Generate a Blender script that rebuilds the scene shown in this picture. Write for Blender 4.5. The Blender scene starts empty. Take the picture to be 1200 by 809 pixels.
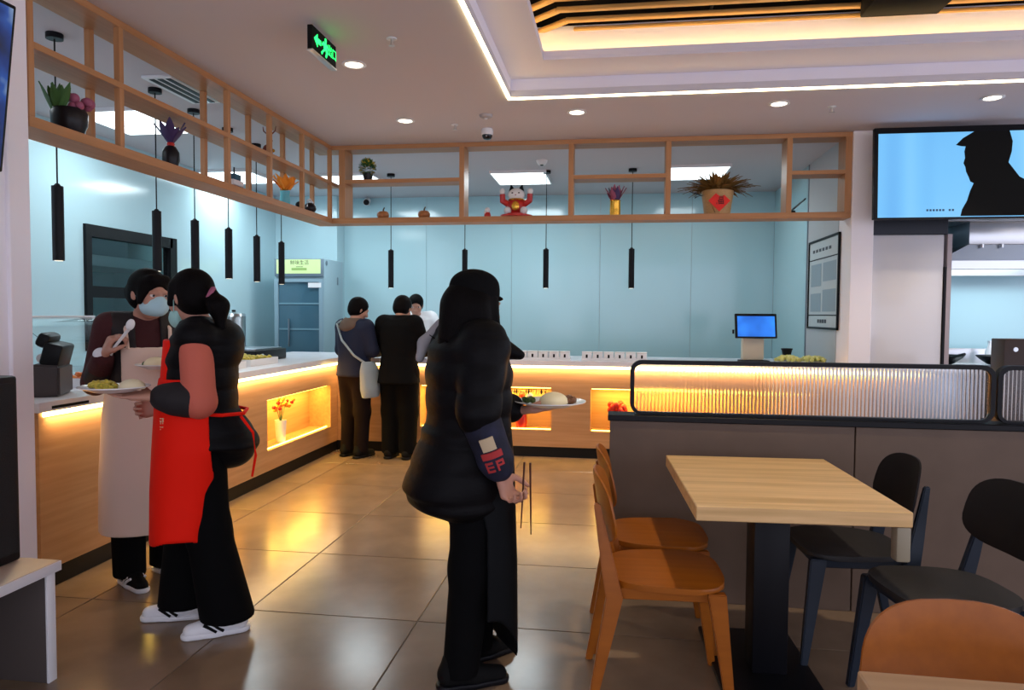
import bpy, bmesh, math, random
import numpy as np
from mathutils import Vector, Matrix, Euler

PI = math.pi
S = bpy.context.scene
COL = S.collection
random.seed(7)

# ------------------------------------------------------------------ camera
F_PX, YAW, PITCH, ROLL, EYE = 846.1, 0.1419, -0.0425, 0.0068, 1.3737
_r0 = Vector((math.cos(YAW), math.sin(YAW), 0))
_f = Vector((-math.sin(YAW) * math.cos(PITCH), math.cos(YAW) * math.cos(PITCH), math.sin(PITCH)))
_u0 = _r0.cross(_f)
_r = _r0 * math.cos(ROLL) + _u0 * math.sin(ROLL)
_u = -_r0 * math.sin(ROLL) + _u0 * math.cos(ROLL)
cam_data = bpy.data.cameras.new('camera')
cam_data.sensor_fit = 'HORIZONTAL'
cam_data.sensor_width = 36.0
cam_data.lens = 36.0 * F_PX / 1200.0
cam_data.clip_start = 0.05
cam = bpy.data.objects.new('camera', cam_data)
COL.objects.link(cam)
cam.matrix_world = Matrix(((_r.x, _u.x, -_f.x, 0), (_r.y, _u.y, -_f.y, 0), (_r.z, _u.z, -_f.z, EYE), (0, 0, 0, 1)))
S.camera = cam

# ------------------------------------------------------------------ daylight, exposure
world = bpy.data.worlds.new('daylight')
S.world = world
world.use_nodes = True
_bg = world.node_tree.nodes['Background']
_bg.inputs[0].default_value = (0.80, 0.82, 1.0, 1)
_bg.inputs[1].default_value = 1.95
vs = S.view_settings
vs.view_transform = 'Standard'
vs.look = 'None'
vs.exposure = 0.14
vs.gamma = 1.0
vs.use_curve_mapping = False


def area_light(name, loc, sx, sy, power, color, rot=(0, 0, 0)):
    d = bpy.data.lights.new(name, 'AREA')
    d.shape = 'RECTANGLE'
    d.size, d.size_y, d.energy, d.color = sx, sy, power, color
    o = bpy.data.objects.new(name, d)
    COL.objects.link(o)
    o.location = loc
    o.rotation_euler = rot
    return o


K_COOL = (0.82, 0.95, 1.0)
WARM = (1.0, 0.66, 0.30)
CEIL = 2.95
# flat ceiling panels of the kitchen: each lamp hangs just under its panel
KITCHEN_PANELS = [(-3.92, 5.5), (-4.3, 7.85), (-3.02, 8.2), (-1.08, 8.25), (0.86, 8.15)]
for _x, _y in KITCHEN_PANELS:
    area_light('kitchen_panel_lamp', (_x, _y, CEIL - 0.05), 0.55, 0.65, 13 if _x < -3.5 else 18 if _x < 0 else 9, K_COOL)
for _y, _p in ((3.4, 6),):
    area_light('kitchen_panel_lamp', (-3.92, _y, CEIL - 0.05), 0.55, 0.65, _p, K_COOL)  # no panel is modelled above this lamp

# ------------------------------------------------------------------ materials
MATS = {}


def mat(name, color, rough=0.5, metal=0.0, emit=None, strength=0.0, noise=0.0, nscale=20.0, bump=0.0, stretch=(1, 1, 1), coat=0.0, trans=0.0, ior=1.45, spec=0.5, rnd=0.0, color2=None, sheen=0.0):
    if name in MATS:
        return MATS[name]
    m = bpy.data.materials.new(name)
    m.use_nodes = True
    nt = m.node_tree
    b = nt.nodes['Principled BSDF']
    c = tuple(color) + (1,)
    b.inputs['Base Color'].default_value = c
    b.inputs['Roughness'].default_value = rough
    b.inputs['Metallic'].default_value = metal
    b.inputs['Coat Weight'].default_value = coat
    b.inputs['Coat Roughness'].default_value = 0.08
    b.inputs['Transmission Weight'].default_value = trans
    b.inputs['IOR'].default_value = ior
    b.inputs['Specular IOR Level'].default_value = spec
    if sheen:
        b.inputs['Sheen Weight'].default_value = sheen
    if emit:
        b.inputs['Emission Color'].default_value = tuple(emit) + (1,)
        b.inputs['Emission Strength'].default_value = strength
    if noise or bump or color2:
        tc = nt.nodes.new('ShaderNodeTexCoord')
        mp = nt.nodes.new('ShaderNodeMapping')
        mp.inputs['Scale'].default_value = stretch
        nt.links.new(tc.outputs['Object'], mp.inputs[0])
        n = nt.nodes.new('ShaderNodeTexNoise')
        n.inputs['Scale'].default_value = nscale
        n.inputs['Detail'].default_value = 6
        nt.links.new(mp.outputs[0], n.inputs['Vector'])
        if noise or color2:
            r = nt.nodes.new('ShaderNodeValToRGB')
            r.color_ramp.elements[0].position = 0.3
            r.color_ramp.elements[1].position = 0.7
            if color2:
                r.color_ramp.elements[0].color = tuple(color2) + (1,)
                r.color_ramp.elements[1].color = c
            else:
                r.color_ramp.elements[0].color = tuple(max(0, x * (1 - noise)) for x in color) + (1,)
                r.color_ramp.elements[1].color = tuple(min(1, x * (1 + noise)) for x in color) + (1,)
            nt.links.new(n.outputs['Fac'], r.inputs[0])
            out = r.outputs[0]
            if rnd:
                oi = nt.nodes.new('ShaderNodeObjectInfo')
                mr = nt.nodes.new('ShaderNodeMapRange')
                mr.inputs['To Min'].default_value = 1 - rnd
                mr.inputs['To Max'].default_value = 1 + rnd
                nt.links.new(oi.outputs['Random'], mr.inputs[0])
                hs = nt.nodes.new('ShaderNodeHueSaturation')
                nt.links.new(mr.outputs[0], hs.inputs['Value'])
                nt.links.new(out, hs.inputs['Color'])
                out = hs.outputs[0]
            nt.links.new(out, b.inputs['Base Color'])
        if bump:
            bp = nt.nodes.new('ShaderNodeBump')
            bp.inputs['Strength'].default_value = bump
            bp.inputs['Distance'].default_value = 0.01
            nt.links.new(n.outputs['Fac'], bp.inputs['Height'])
            nt.links.new(bp.outputs[0], b.inputs['Normal'])
    MATS[name] = m
    return m


def wood(name, c1, c2, axis='X', rough=0.45, scale=1.0, spec=.35):
    """wood grain: noise stretched along one axis"""
    s = {'X': (1.2, 22, 22), 'Y': (22, 1.2, 22), 'Z': (22, 22, 1.2)}[axis]
    return mat(name, c1, rough, color2=c2, nscale=1.6 * scale, stretch=s, bump=0.03, spec=spec)


M_CEIL = mat('ceiling_paint', (0.60, 0.565, 0.60), 0.9)
M_TRAY = mat('tray_paint', (0.80, 0.77, 0.86), 0.8)
M_WALLW = mat('white_paint', (0.90, 0.86, 0.90), 0.6)
M_KWALL = mat('kitchen_glass_cladding', (0.44, 0.66, 0.72), 0.12, spec=0.6)
M_KWALL2 = mat('kitchen_glass_cladding_left', (0.50, 0.70, 0.76), 0.12, spec=0.6)
M_GREYW = mat('grey_cladding', (0.50, 0.50, 0.52), 0.3)
M_TILE = mat('floor_tile', (0.235, 0.160, 0.105), 0.20, noise=0.16, nscale=3.5, bump=0.015, rnd=0.05, spec=0.55)
M_GROUT = mat('floor_grout', (0.12, 0.095, 0.075), 0.8)
M_OAKX = wood('counter_oak_x', (0.54, 0.30, 0.145), (0.44, 0.23, 0.10), 'X')
M_OAKY = wood('counter_oak_y', (0.54, 0.30, 0.145), (0.44, 0.23, 0.10), 'Y')
M_SHELFX = wood('shelf_wood_x', (0.50, 0.245, 0.11), (0.42, 0.195, 0.08), 'X')
M_SHELFY = wood('shelf_wood_y', (0.50, 0.245, 0.11), (0.42, 0.195, 0.08), 'Y')
M_SHELFZ = wood('shelf_wood_z', (0.50, 0.245, 0.11), (0.42, 0.195, 0.08), 'Z')
M_TABLE = wood('table_wood', (0.84, 0.55, 0.26), (0.60, 0.37, 0.15), 'X', 0.4)
M_TABLE2 = wood('table_wood_plain', (0.62, 0.38, 0.20), (0.50, 0.29, 0.14), 'X', 0.4, 0.6)
M_CHAIR = wood('chair_ply', (0.37, 0.105, 0.008), (0.31, 0.085, 0.006), 'X', 0.38)
M_CHAIRD = mat('chair_dark_shell', (0.009, 0.007, 0.008), 0.6, spec=0.25)
M_CHAIRS = mat('chair_grey_seat', (0.030, 0.028, 0.028), 0.5, spec=.3)
M_CHAIRL = mat('chair_leg_blue_lit', (0.014, 0.022, 0.036), 0.4, spec=.4)  # blue tint paints daylight from the right onto dark legs
M_BLACK = mat('black_metal', (0.004, 0.004, 0.006), 0.45, spec=0.25)
M_BLACKM = mat('black_matte', (0.004, 0.004, 0.004), 0.8, spec=0.2)
M_PLINTH = mat('black_plinth', (0.006, 0.005, 0.005), 0.5, spec=0.25)
M_MARBLE = mat('white_quartz', (0.78, 0.77, 0.82), 0.25, noise=0.06, nscale=5)
M_LED = mat('led_warm', (1, .8, .4), 0.5, emit=(1.0, 0.72, 0.28), strength=9.0)
M_LEDC = mat('led_ceiling', (1, .9, .6), 0.5, emit=(1.0, 0.84, 0.48), strength=8.0)
M_LEDN = mat('led_niche', (1, .8, .3), 0.5, emit=(1.0, 0.60, 0.08), strength=12.0)
M_PANELLIT = mat('lit_panel', (1, 1, 1), 0.5, emit=(0.86, 0.97, 1.0), strength=2.6)
M_DOWN = mat('downlight_lens', (1, 1, 1), 0.5, emit=(1.0, 0.86, 0.66), strength=9.0)
M_WHITEP = mat('white_plastic', (0.80, 0.80, 0.82), 0.35)
M_STEEL = mat('stainless', (0.62, 0.64, 0.66), 0.28, metal=1.0)
M_STEELD = mat('stainless_dark', (0.25, 0.28, 0.32), 0.35, metal=1.0)
M_GLASS = mat('clear_glass', (0.92, 0.98, 0.97), 0.02, trans=1.0, ior=1.3)
M_FLUTE = mat('fluted_glass', (0.97, 0.97, 0.98), 0.09, trans=1.0, ior=1.30)
M_LOWPANEL = mat('taupe_laminate', (0.135, 0.092, 0.068), 0.5, spec=.3, noise=0.06, nscale=8)
M_SKIN = mat('skin', (0.48, 0.235, 0.16), 0.5, noise=0.06, nscale=14)
M_HAIR = mat('black_hair', (0.004, 0.003, 0.003), 0.6, spec=0.07, noise=0.3, nscale=8, stretch=(40, 40, 3), bump=0.25)
M_EYE = mat('eye_white', (0.75, 0.72, 0.70), 0.2)
M_IRIS = mat('iris', (0.015, 0.010, 0.008), 0.2)
M_CLOTHK = mat('black_cloth', (0.0035, 0.0035, 0.0038), 0.85, spec=0.12, bump=0.3, nscale=60)
M_CLOTHK2 = mat('black_apron_cloth', (0.0049, 0.0056, 0.0066), 0.6, spec=0.12, bump=0.1, nscale=30)
M_PUFF = mat('black_padded_cloth', (0.0038, 0.0035, 0.0042), 0.55, spec=0.12, bump=0.4, nscale=9, stretch=(1, 1, 4))
M_TROUS = mat('black_trouser_cloth', (0.0024, 0.0024, 0.0028), 0.9, spec=0.12)
M_NAVY = mat('navy_cloth', (0.004, 0.009, 0.034), 0.8)
M_NAVYD = mat('dark_print_cloth', (0.008, 0.009, 0.025), 0.8, noise=0.6, nscale=18)
M_MAROON = mat('maroon_knit', (0.045, 0.005, 0.006), 0.85, bump=0.3, nscale=80)
M_BROWNV = mat('dark_brown_vest', (0.011, 0.006, 0.006), 0.7)
M_PINK = mat('salmon_cloth', (0.55, 0.12, 0.075), 0.75, bump=0.2, nscale=12)
M_GREYSL = mat('charcoal_cloth', (0.012, 0.009, 0.010), 0.8, bump=0.2, nscale=25)
M_RED = mat('red_apron_cloth', (0.85, 0.012, 0.003), 0.7, spec=0.15, bump=0.08, nscale=14)
M_BEIGE = mat('cream_apron_cloth', (0.74, 0.55, 0.44), 0.75, bump=0.1, nscale=12)
M_WHITEC = mat('white_cloth', (0.72, 0.74, 0.78), 0.8)
M_TAN = mat('tan_cloth', (0.12, 0.08, 0.06), 0.85)
M_BAG = mat('pale_bag_cloth', (0.33, 0.40, 0.43), 0.8)
M_MASK = mat('mask_cloth', (0.44, 0.66, 0.72), 0.8)
M_PORC = mat('porcelain', (0.80, 0.79, 0.78), 0.2)
M_FOODY = mat('yellow_greens', (0.70, 0.50, 0.06), 0.5, color2=(0.30, 0.30, 0.03), nscale=60)
M_FOODR = mat('red_stew', (0.60, 0.09, 0.02), 0.35, color2=(0.75, 0.26, 0.04), nscale=60)
M_FOODB = mat('brown_meat', (0.16, 0.06, 0.02), 0.4)
M_BUN = mat('steamed_bun', (0.80, 0.70, 0.46), 0.6)
M_GREEN = mat('leaf_green', (0.05, 0.14, 0.03), 0.5)
M_PURPLE = mat('purple_leaf', (0.05, 0.025, 0.10), 0.5)
M_PINKF = mat('pink_flower', (0.35, 0.09, 0.16), 0.6)
M_ORANGE = mat('orange_flower', (0.85, 0.28, 0.02), 0.6)
M_REDF = mat('red_flower', (0.55, 0.02, 0.01), 0.6)
M_BROWNF = mat('dried_flower', (0.22, 0.11, 0.02), 0.8)
M_YELLOWF = mat('yellow_flower', (0.65, 0.42, 0.03), 0.6)
M_POTD = mat('dark_pot', (0.008, 0.006, 0.008), 0.35, spec=.3)
M_POTT = mat('straw_pot', (0.45, 0.27, 0.11), 0.6, noise=0.2, nscale=50, stretch=(1, 1, 8))
M_GOLD = mat('gold_paint', (0.75, 0.40, 0.05), 0.25, metal=0.8)
M_REDP = mat('red_lacquer', (0.50, 0.02, 0.015), 0.3)
M_BLUEP = mat('blue_glaze', (0.10, 0.42, 0.50), 0.3)
M_PUMP = mat('pumpkin', (0.38, 0.14, 0.04), 0.5)
M_SLAT = wood('bamboo_slat', (0.62, 0.36, 0.12), (0.50, 0.27, 0.08), 'X', 0.4)
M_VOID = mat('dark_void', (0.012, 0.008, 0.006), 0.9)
M_SCREEN = mat('tv_screen_glow', (0.01, 0.01, 0.01), 0.3)
M_CREAM = mat('cream_plastic', (0.62, 0.55, 0.42), 0.4)


def screen_material(name, stops, strength, scale=2.0, detail=2, axis=0):
    m = bpy.data.materials.new(name)
    m.use_nodes = True
    nt = m.node_tree
    b = nt.nodes['Principled BSDF']
    b.inputs['Base Color'].default_value = (0.01, 0.01, 0.01, 1)
    tc = nt.nodes.new('ShaderNodeTexCoord')
    mp = nt.nodes.new('ShaderNodeMapping')
    mp.inputs['Scale'].default_value = (6, 6, 0.4) if axis == 0 else (1, 1, 1)
    n = nt.nodes.new('ShaderNodeTexNoise')
    n.inputs['Scale'].default_value = scale
    n.inputs['Detail'].default_value = detail
    r = nt.nodes.new('ShaderNodeValToRGB')
    while len(r.color_ramp.elements) < len(stops):
        r.color_ramp.elements.new(0.5)
    for e, (p, c) in zip(r.color_ramp.elements, stops):
        e.position = p
        e.color = tuple(c) + (1,)
    nt.links.new(tc.outputs['Object'], mp.inputs[0])
    nt.links.new(mp.outputs[0], n.inputs['Vector'])
    nt.links.new(n.outputs['Fac'], r.inputs[0])
    nt.links.new(r.outputs[0], b.inputs['Emission Color'])
    b.inputs['Emission Strength'].default_value = strength
    return m


# ------------------------------------------------------------------ mesh building
class MB:
    """collects shapes into one mesh"""

    def __init__(self):
        self.bm = bmesh.new()

    def _xf(self, vs, loc, rot, scl=None):
        m = Matrix.Translation(loc)
        if rot is not None:
            m = m @ Euler(rot).to_matrix().to_4x4()
        if scl is not None:
            m = m @ Matrix.Diagonal((*scl, 1))
        bmesh.ops.transform(self.bm, matrix=m, verts=vs)

    def box(self, c, s, rot=None, bev=0.0, seg=2):
        r = bmesh.ops.create_cube(self.bm, size=1.0)
        vs = r['verts']
        bmesh.ops.scale(self.bm, vec=s, verts=vs)
        if bev > 0:
            es = list({e for v in vs for e in v.link_edges})
            rr = bmesh.ops.bevel(self.bm, geom=es, offset=min(bev, min(s) * 0.45), segments=seg, affect='EDGES', profile=0.5)
            vs = list({v for f in rr['faces'] for v in f.verts} | {v for v in vs if v.is_valid})
            seen, st = set(vs), list(vs)
            while st:
                v = st.pop()
                for e in v.link_edges:
                    w = e.other_vert(v)
                    if w not in seen:
                        seen.add(w)
                        st.append(w)
            vs = list(seen)
        self._xf(vs, c, rot)
        return self

    def span(self, a, b, bev=0.0, seg=2):
        c = [(a[i] + b[i]) / 2 for i in range(3)]
        s = [abs(b[i] - a[i]) for i in range(3)]
        return self.box(c, s, None, bev, seg)

    def cyl(self, a, b, r1, r2=None, seg=20, caps=True):
        a, b = Vector(a), Vector(b)
        d = b - a
        r2 = r1 if r2 is None else r2
        r = bmesh.ops.create_cone(self.bm, cap_ends=caps, segments=seg, radius1=r1, radius2=r2, depth=d.length)
        q = Vector((0, 0, 1)).rotation_difference(d.normalized()).to_matrix().to_4x4()
        bmesh.ops.transform(self.bm, matrix=Matrix.Translation((a + b) / 2) @ q, verts=r['verts'])
        return self

    def ball(self, c, s, seg=16, rot=None):
        s = (s, s, s) if isinstance(s, (int, float)) else s
        r = bmesh.ops.create_uvsphere(self.bm, u_segments=seg, v_segments=max(6, seg // 2 + 2), radius=1.0)
        self._xf(r['verts'], c, rot, s)
        return self

    def lathe(self, prof, c=(0, 0, 0), seg=28):
        rings = []
        for r, z in prof:
            if r < 1e-5:
                rings.append([self.bm.verts.new((c[0], c[1], c[2] + z))])
            else:
                rings.append([self.bm.verts.new((c[0] + r * math.cos(2 * PI * k / seg), c[1] + r * math.sin(2 * PI * k / seg), c[2] + z)) for k in range(seg)])
        for A, B in zip(rings, rings[1:]):
            for k in range(seg):
                k2 = (k + 1) % seg
                if len(A) == 1 and len(B) > 1:
                    self.bm.faces.new((A[0], B[k2], B[k]))
                elif len(B) == 1 and len(A) > 1:
                    self.bm.faces.new((A[k], A[k2], B[0]))
                elif len(A) > 1 and len(B) > 1:
                    self.bm.faces.new((A[k], A[k2], B[k2], B[k]))
        return self

    def prism(self, pts, z0, z1, bev=0.0):
        """outline in xy pushed from z0 to z1"""
        lo = [self.bm.verts.new((x, y, z0)) for x, y in pts]
        hi = [self.bm.verts.new((x, y, z1)) for x, y in pts]
        n = len(pts)
        fs = [self.bm.faces.new(hi), self.bm.faces.new(list(reversed(lo)))]
        for k in range(n):
            self.bm.faces.new((lo[k], lo[(k + 1) % n], hi[(k + 1) % n], hi[k]))
        if bev:
            es = [e for f in fs for e in f.edges]
            bmesh.ops.bevel(self.bm, geom=es, offset=bev, segments=2, affect='EDGES', profile=0.5)
        return self

    def tube(self, pts, rad, seg=8):
        pts = [Vector(p) for p in pts]
        n = len(pts)
        rad = [rad] * n if isinstance(rad, (int, float)) else rad
        up = Vector((0, 0, 1))
        rings = []
        for i, p in enumerate(pts):
            t = (pts[min(i + 1, n - 1)] - pts[max(i - 1, 0)]).normalized()
            s = t.cross(up)
            if s.length < 1e-3:
                s = t.cross(Vector((1, 0, 0)))
            s.normalize()
            w = s.cross(t)
            rings.append([self.bm.verts.new(p + rad[i] * (math.cos(2 * PI * k / seg) * s + math.sin(2 * PI * k / seg) * w)) for k in range(seg)])
        for A, B in zip(rings, rings[1:]):
            for k in range(seg):
                self.bm.faces.new((A[k], A[(k + 1) % seg], B[(k + 1) % seg], B[k]))
        self.bm.faces.new(list(reversed(rings[0])))
        self.bm.faces.new(rings[-1])
        return self

    def leaf(self, a, d, length, width, droop=0.0, n=4):
        """thin solid leaf from a along d"""
        a, d = Vector(a), Vector(d).normalized()
        s = d.cross(Vector((0, 0, 1)))
        s = s.normalized() if s.length > 1e-3 else Vector((1, 0, 0))
        nn = s.cross(d)
        th = width * 0.10
        L, R, C, U = [], [], [], []
        for i in range(n + 1):
            t = i / n
            p = a + d * (length * t) + Vector((0, 0, -droop * t * t))
            w = width * 0.5 * (math.sin(PI * min(1, t * 0.9 + 0.08)) ** 0.8)
            L.append(self.bm.verts.new(p - s * w))
            R.append(self.bm.verts.new(p + s * w))
            C.append(self.bm.verts.new(p - nn * th))
            U.append(self.bm.verts.new(p + nn * th * 0.6))
        for i in range(n):
            self.bm.faces.new((L[i], C[i], C[i + 1], L[i + 1]))
            self.bm.faces.new((C[i], R[i], R[i + 1], C[i + 1]))
            self.bm.faces.new((U[i], L[i], L[i + 1], U[i + 1]))
            self.bm.faces.new((R[i], U[i], U[i + 1], R[i + 1]))
        return self

    def build(self, name, material, parent=None, loc=(0, 0, 0), smooth=True, rot=None):
        me = bpy.data.meshes.new(name)
        bmesh.ops.recalc_face_normals(self.bm, faces=self.bm.faces)
        self.bm.to_mesh(me)
        self.bm.free()
        me.materials.append(material)
        if smooth:
            me.polygons.foreach_set('use_smooth', [True] * len(me.polygons))
            me.set_sharp_from_angle(angle=math.radians(35))
        return link(name, me, parent, loc, rot)


def link(name, data, parent=None, loc=(0, 0, 0), rot=None):
    o = bpy.data.objects.new(name, data)
    COL.objects.link(o)
    o.location = loc
    if rot is not None:
        o.rotation_euler = rot
    if parent is not None:
        o.parent = parent
    return o


def tag(o, label, cat, group=None):
    o['label'] = label
    o['category'] = cat
    if group:
        o['group'] = group
    return o


def thing(name, label, cat, loc=(0, 0, 0), rotz=0.0, group=None):
    o = bpy.data.objects.new(name, None)
    o.empty_display_size = 0.05
    COL.objects.link(o)
    o.location = loc
    o.rotation_euler = (0, 0, rotz)
    return tag(o, label, cat, group)


def struct(o):
    o['kind'] = 'structure'
    return o


def copy_thing(root, loc, rotz=None, label=None):
    r = root.copy()
    COL.objects.link(r)
    r.location = loc
    if rotz is not None:
        r.rotation_euler = (0, 0, rotz)
    if label:
        r['label'] = label
    for ch in list(root.children):
        c = ch.copy()
        COL.objects.link(c)
        c.parent = r
        for g in list(ch.children):
            d = g.copy()
            COL.objects.link(d)
            d.parent = c
    return r


def lettering(text, size, material, parent, loc, rot, depth=0.001, name='lettering'):
    cu = bpy.data.curves.new(name, 'FONT')
    cu.body = text
    cu.size = size
    cu.extrude = depth
    cu.align_x = 'CENTER'
    cu.align_y = 'CENTER'
    cu.materials.append(material)
    o = link(name, cu, parent, loc, rot)
    bpy.context.view_layer.update()
    me = bpy.data.meshes.new_from_object(o.evaluated_get(bpy.context.evaluated_depsgraph_get()))
    bpy.data.objects.remove(o)
    me.materials.clear()
    me.materials.append(material)
    return link(name, me, parent, loc, rot)
# ------------------------------------------------------------------ room shell
BACK_Y, LEFT_X, RIGHT_KX = 9.58, -4.6, 1.98
# floor slab with loose-laid tiles as parts
fl = struct(MB().span((-5.2, -4.0, -0.08), (7.0, 10.2, -0.004)).build('floor', M_GROUT, smooth=False))
TJX, TJY, TS = -0.858, 3.08, 0.8
tile_me = None
for i in range(-3, 6):
    for j in range(-3, 6):
        cx, cy = TJX + (i + 0.5) * TS, TJY + (j + 0.5) * TS
        if cx < -3.4 or cx > 3.6:
            continue
        if tile_me is None:
            t = MB().box((0, 0, -0.0045), (TS - 0.006, TS - 0.006, 0.009), None, 0.0015, 1).build('tile', M_TILE, fl, (cx, cy, 0), smooth=False)
            tile_me = t.data
        else:
            link('tile', tile_me, fl, (cx, cy, 0))
# beyond the counters the floor is never seen: one plain field of the same tile
fl2 = MB().span((-5.1, -3.95, -0.004), (TJX - 3 * TS - 0.006, 10.1, 0.0)).span((TJX + 5 * TS + .806, -3.95, -0.004), (6.9, 10.1, 0.0)).span((-3.2, -3.95, -0.004), (4.0, TJY - 3 * TS - 0.006, 0)).span((-3.2, TJY + 6 * TS + 0.006, -0.004), (4.0, 10.1, 0)).build('tile_field', M_TILE, fl, smooth=False)

# ceiling with the tray opening
TX0, TY1, TX1, TY0 = -0.775, 5.27, 4.6, 0.2
ce = MB()
ce.span((-5.2, TY1, CEIL), (5.2, 10.2, CEIL + 0.05))
ce.span((-5.2, -2.6, CEIL), (TX0, TY1, CEIL + 0.05))
ce.span((TX1, -2.6, CEIL), (5.2, TY1, CEIL + 0.05))
ce.span((TX0, -2.6, CEIL), (TX1, TY0, CEIL + 0.05))
ceiling = struct(ce.build('ceiling', M_CEIL, smooth=False))
# tray: first step, ledge, lip, upper cove wall, dark void
Z1, Z2, Z3, Z4 = 3.08, 3.14, 3.36, 3.75
IX0, IY1, IX1, IY0 = -0.50, 4.90, 4.3, 0.5


def ring(mb, x0, y0, x1, y1, w, z0, z1):
    """rectangular ring whose inner edge is x0..x1, y0..y1 and whose band is w wide"""
    mb.span((x0 - w, y1, z0), (x1 + w, y1 + w, z1))
    mb.span((x0 - w, y0 - w, z0), (x1 + w, y0, z1))
    mb.span((x0 - w, y0, z0), (x0, y1, z1))
    mb.span((x1, y0, z0), (x1 + w, y1, z1))
    return mb


ring(MB(), TX0, TY0, TX1, TY1, 0.04, CEIL + 0.0505, Z1 + 0.02).build('tray_step', M_TRAY, ceiling, smooth=False)
MB().span((TX0, IY1, Z1), (TX1, TY1, Z1 + .019)).span((TX0, TY0, Z1), (TX1, IY0, Z1 + .019)).span((TX0, IY0, Z1), (IX0, IY1, Z1 + .019)).span((IX1, IY0, Z1), (TX1, IY1, Z1 + .019)).build('tray_ledge', M_TRAY, ceiling, smooth=False)
ring(MB(), IX0, IY0, IX1, IY1, 0.03, Z1 + 0.02, Z2).build('tray_lip', M_TRAY, ceiling, smooth=False)
ring(MB(), IX0 - 0.16, IY0 - .16, IX1 + .16, IY1 + 0.16, 0.04, Z1 + 0.021, Z3).build('tray_cove_wall', M_TRAY, ceiling, smooth=False)
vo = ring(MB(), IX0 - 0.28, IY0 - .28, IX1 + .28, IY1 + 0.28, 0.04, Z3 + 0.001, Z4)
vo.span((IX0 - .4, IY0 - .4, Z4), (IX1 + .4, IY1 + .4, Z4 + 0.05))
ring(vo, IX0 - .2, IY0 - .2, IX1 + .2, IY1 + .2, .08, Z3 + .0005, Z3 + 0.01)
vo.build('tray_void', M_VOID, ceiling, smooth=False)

# LED profiles of the tray
lt = thing('led_profile', 'thin warm white LED profile outlining the recessed ceiling tray', 'light')
ring(MB(), TX0 - 0.0, TY0, TX1, TY1 - 0.0, 0.022, CEIL - 0.012, CEIL - 0.001).build('diffuser', M_LEDC, lt, smooth=False)
lc = thing('cove_led', 'hidden warm LED tape glowing above the lip of the ceiling tray', 'light')
ring(MB(), IX0 - 0.06, IY0 - .06, IX1 + .06, IY1 + 0.06, 0.012, Z2 - 0.03, Z2 - 0.018).build('led_tape', mat('led_cove', (1, .8, .4), .5, emit=(1.0, .68, .24), strength=16), lc, smooth=False)

# wooden slats hanging in the tray
sl = thing('slat_ceiling', 'bent wooden slats hanging in the dark recess of the ceiling tray', 'ceiling slats')
for k in range(7):
    bx, by = -0.40 - 0.02 * (k - 2) + (-.0), 4.73 - 0.17 * (k - 2)
    if k == 0:
        bx = -0.31
    elif k == 1:
        bx = -0.355
    m = MB()
    z = 3.335
    hw, hh = 0.024, 0.013
    a = [(bx, by), (4.2, by)]
    m.span((bx, by - hw, z - hh), (4.2, by + hw, z + hh), 0.006, 1)
    if k:
        d = 0.24
        m.box((bx - d / 2 + .008, by + d / 2 * .8 + .008, z), (d * 1.30, 2 * hw, 2 * hh), (0, 0, math.atan2(0.8, -1)), 0.006, 1)
    m.build('slat', M_SLAT, sl, smooth=False)
sl2 = MB()
for x in (0.6, 1.9, 3.2):
    sl2.cyl((x, 3.2, 3.40), (x, 5.0, 3.40), 0.01, seg=8)
    for y in (3.6, 4.7):
        sl2.cyl((x, y, 3.40), (x, y, Z4), 0.004, seg=6)
sl2.build('hanging_rod', M_BLACK, sl, smooth=False)
pj = thing('ceiling_projector', 'dark box hanging among the slats of the ceiling tray', 'projector')
MB().span((1.50, 4.60, 3.255), (1.96, 4.9, 3.36), 0.012).build('casing', M_BLACKM, pj)
MB().span((1.53, 4.588, 3.30), (1.93, 4.6, 3.345), 0.004).build('front_grille', mat('olive_grille', (.10, .09, .03), .4), pj)
MB().cyl((1.73, 4.75, 3.36), (1.73, 4.75, Z4), 0.015).build('hanging_pole', M_BLACK, pj)
for q, (px, py) in enumerate([(-0.17, 4.60), (1.83, 4.5)]):
    b = thing('spot_bulb', ['small glowing spot bulb above the left end of the slats', 'small glowing spot bulb beside the hanging dark box'][q], 'light', (px, py, 3.43))
    MB().ball((0, 0, 0), 0.018, 12).build('bulb', M_DOWN, b)
    MB().cyl((0, 0, 0.015), (0, 0, Z4 - 3.43), 0.008, seg=10).build('stem', M_BLACK, b)

# added spot with no fitting, brightens the table and seats
_sd = bpy.data.lights.new('added_table_spot', 'SPOT')
_sd.energy, _sd.color, _sd.spot_size, _sd.spot_blend, _sd.shadow_soft_size = 105, (1, .84, .62), math.radians(70), .8, .06
_so = bpy.data.objects.new('added_table_spot', _sd)
COL.objects.link(_so)
_so.location = (.75, 2.75, 3.34)

# kitchen walls: cladding panels side by side, seams between them
wb = struct(MB().span((LEFT_X - 0.1, BACK_Y + 0.012, 0), (RIGHT_KX + 0.15, BACK_Y + 0.12, CEIL)).build('wall_back', M_GREYW, smooth=False))
xs = [-3.72, -2.55, -1.38, -0.21, 0.96, RIGHT_KX]
for a, b in zip(xs, xs[1:]):
    MB().span((a + .002, BACK_Y, 0), (b - .002, BACK_Y + 0.012, CEIL - 0.0), .001, 1).build('cladding_panel', M_KWALL, wb, smooth=False)
jg = struct(MB().span((LEFT_X, BACK_Y - 0.25, 0), (-3.72, BACK_Y + 0.02, CEIL), 0.003, 1).build('trim_1', M_KWALL2, smooth=False))
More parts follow.
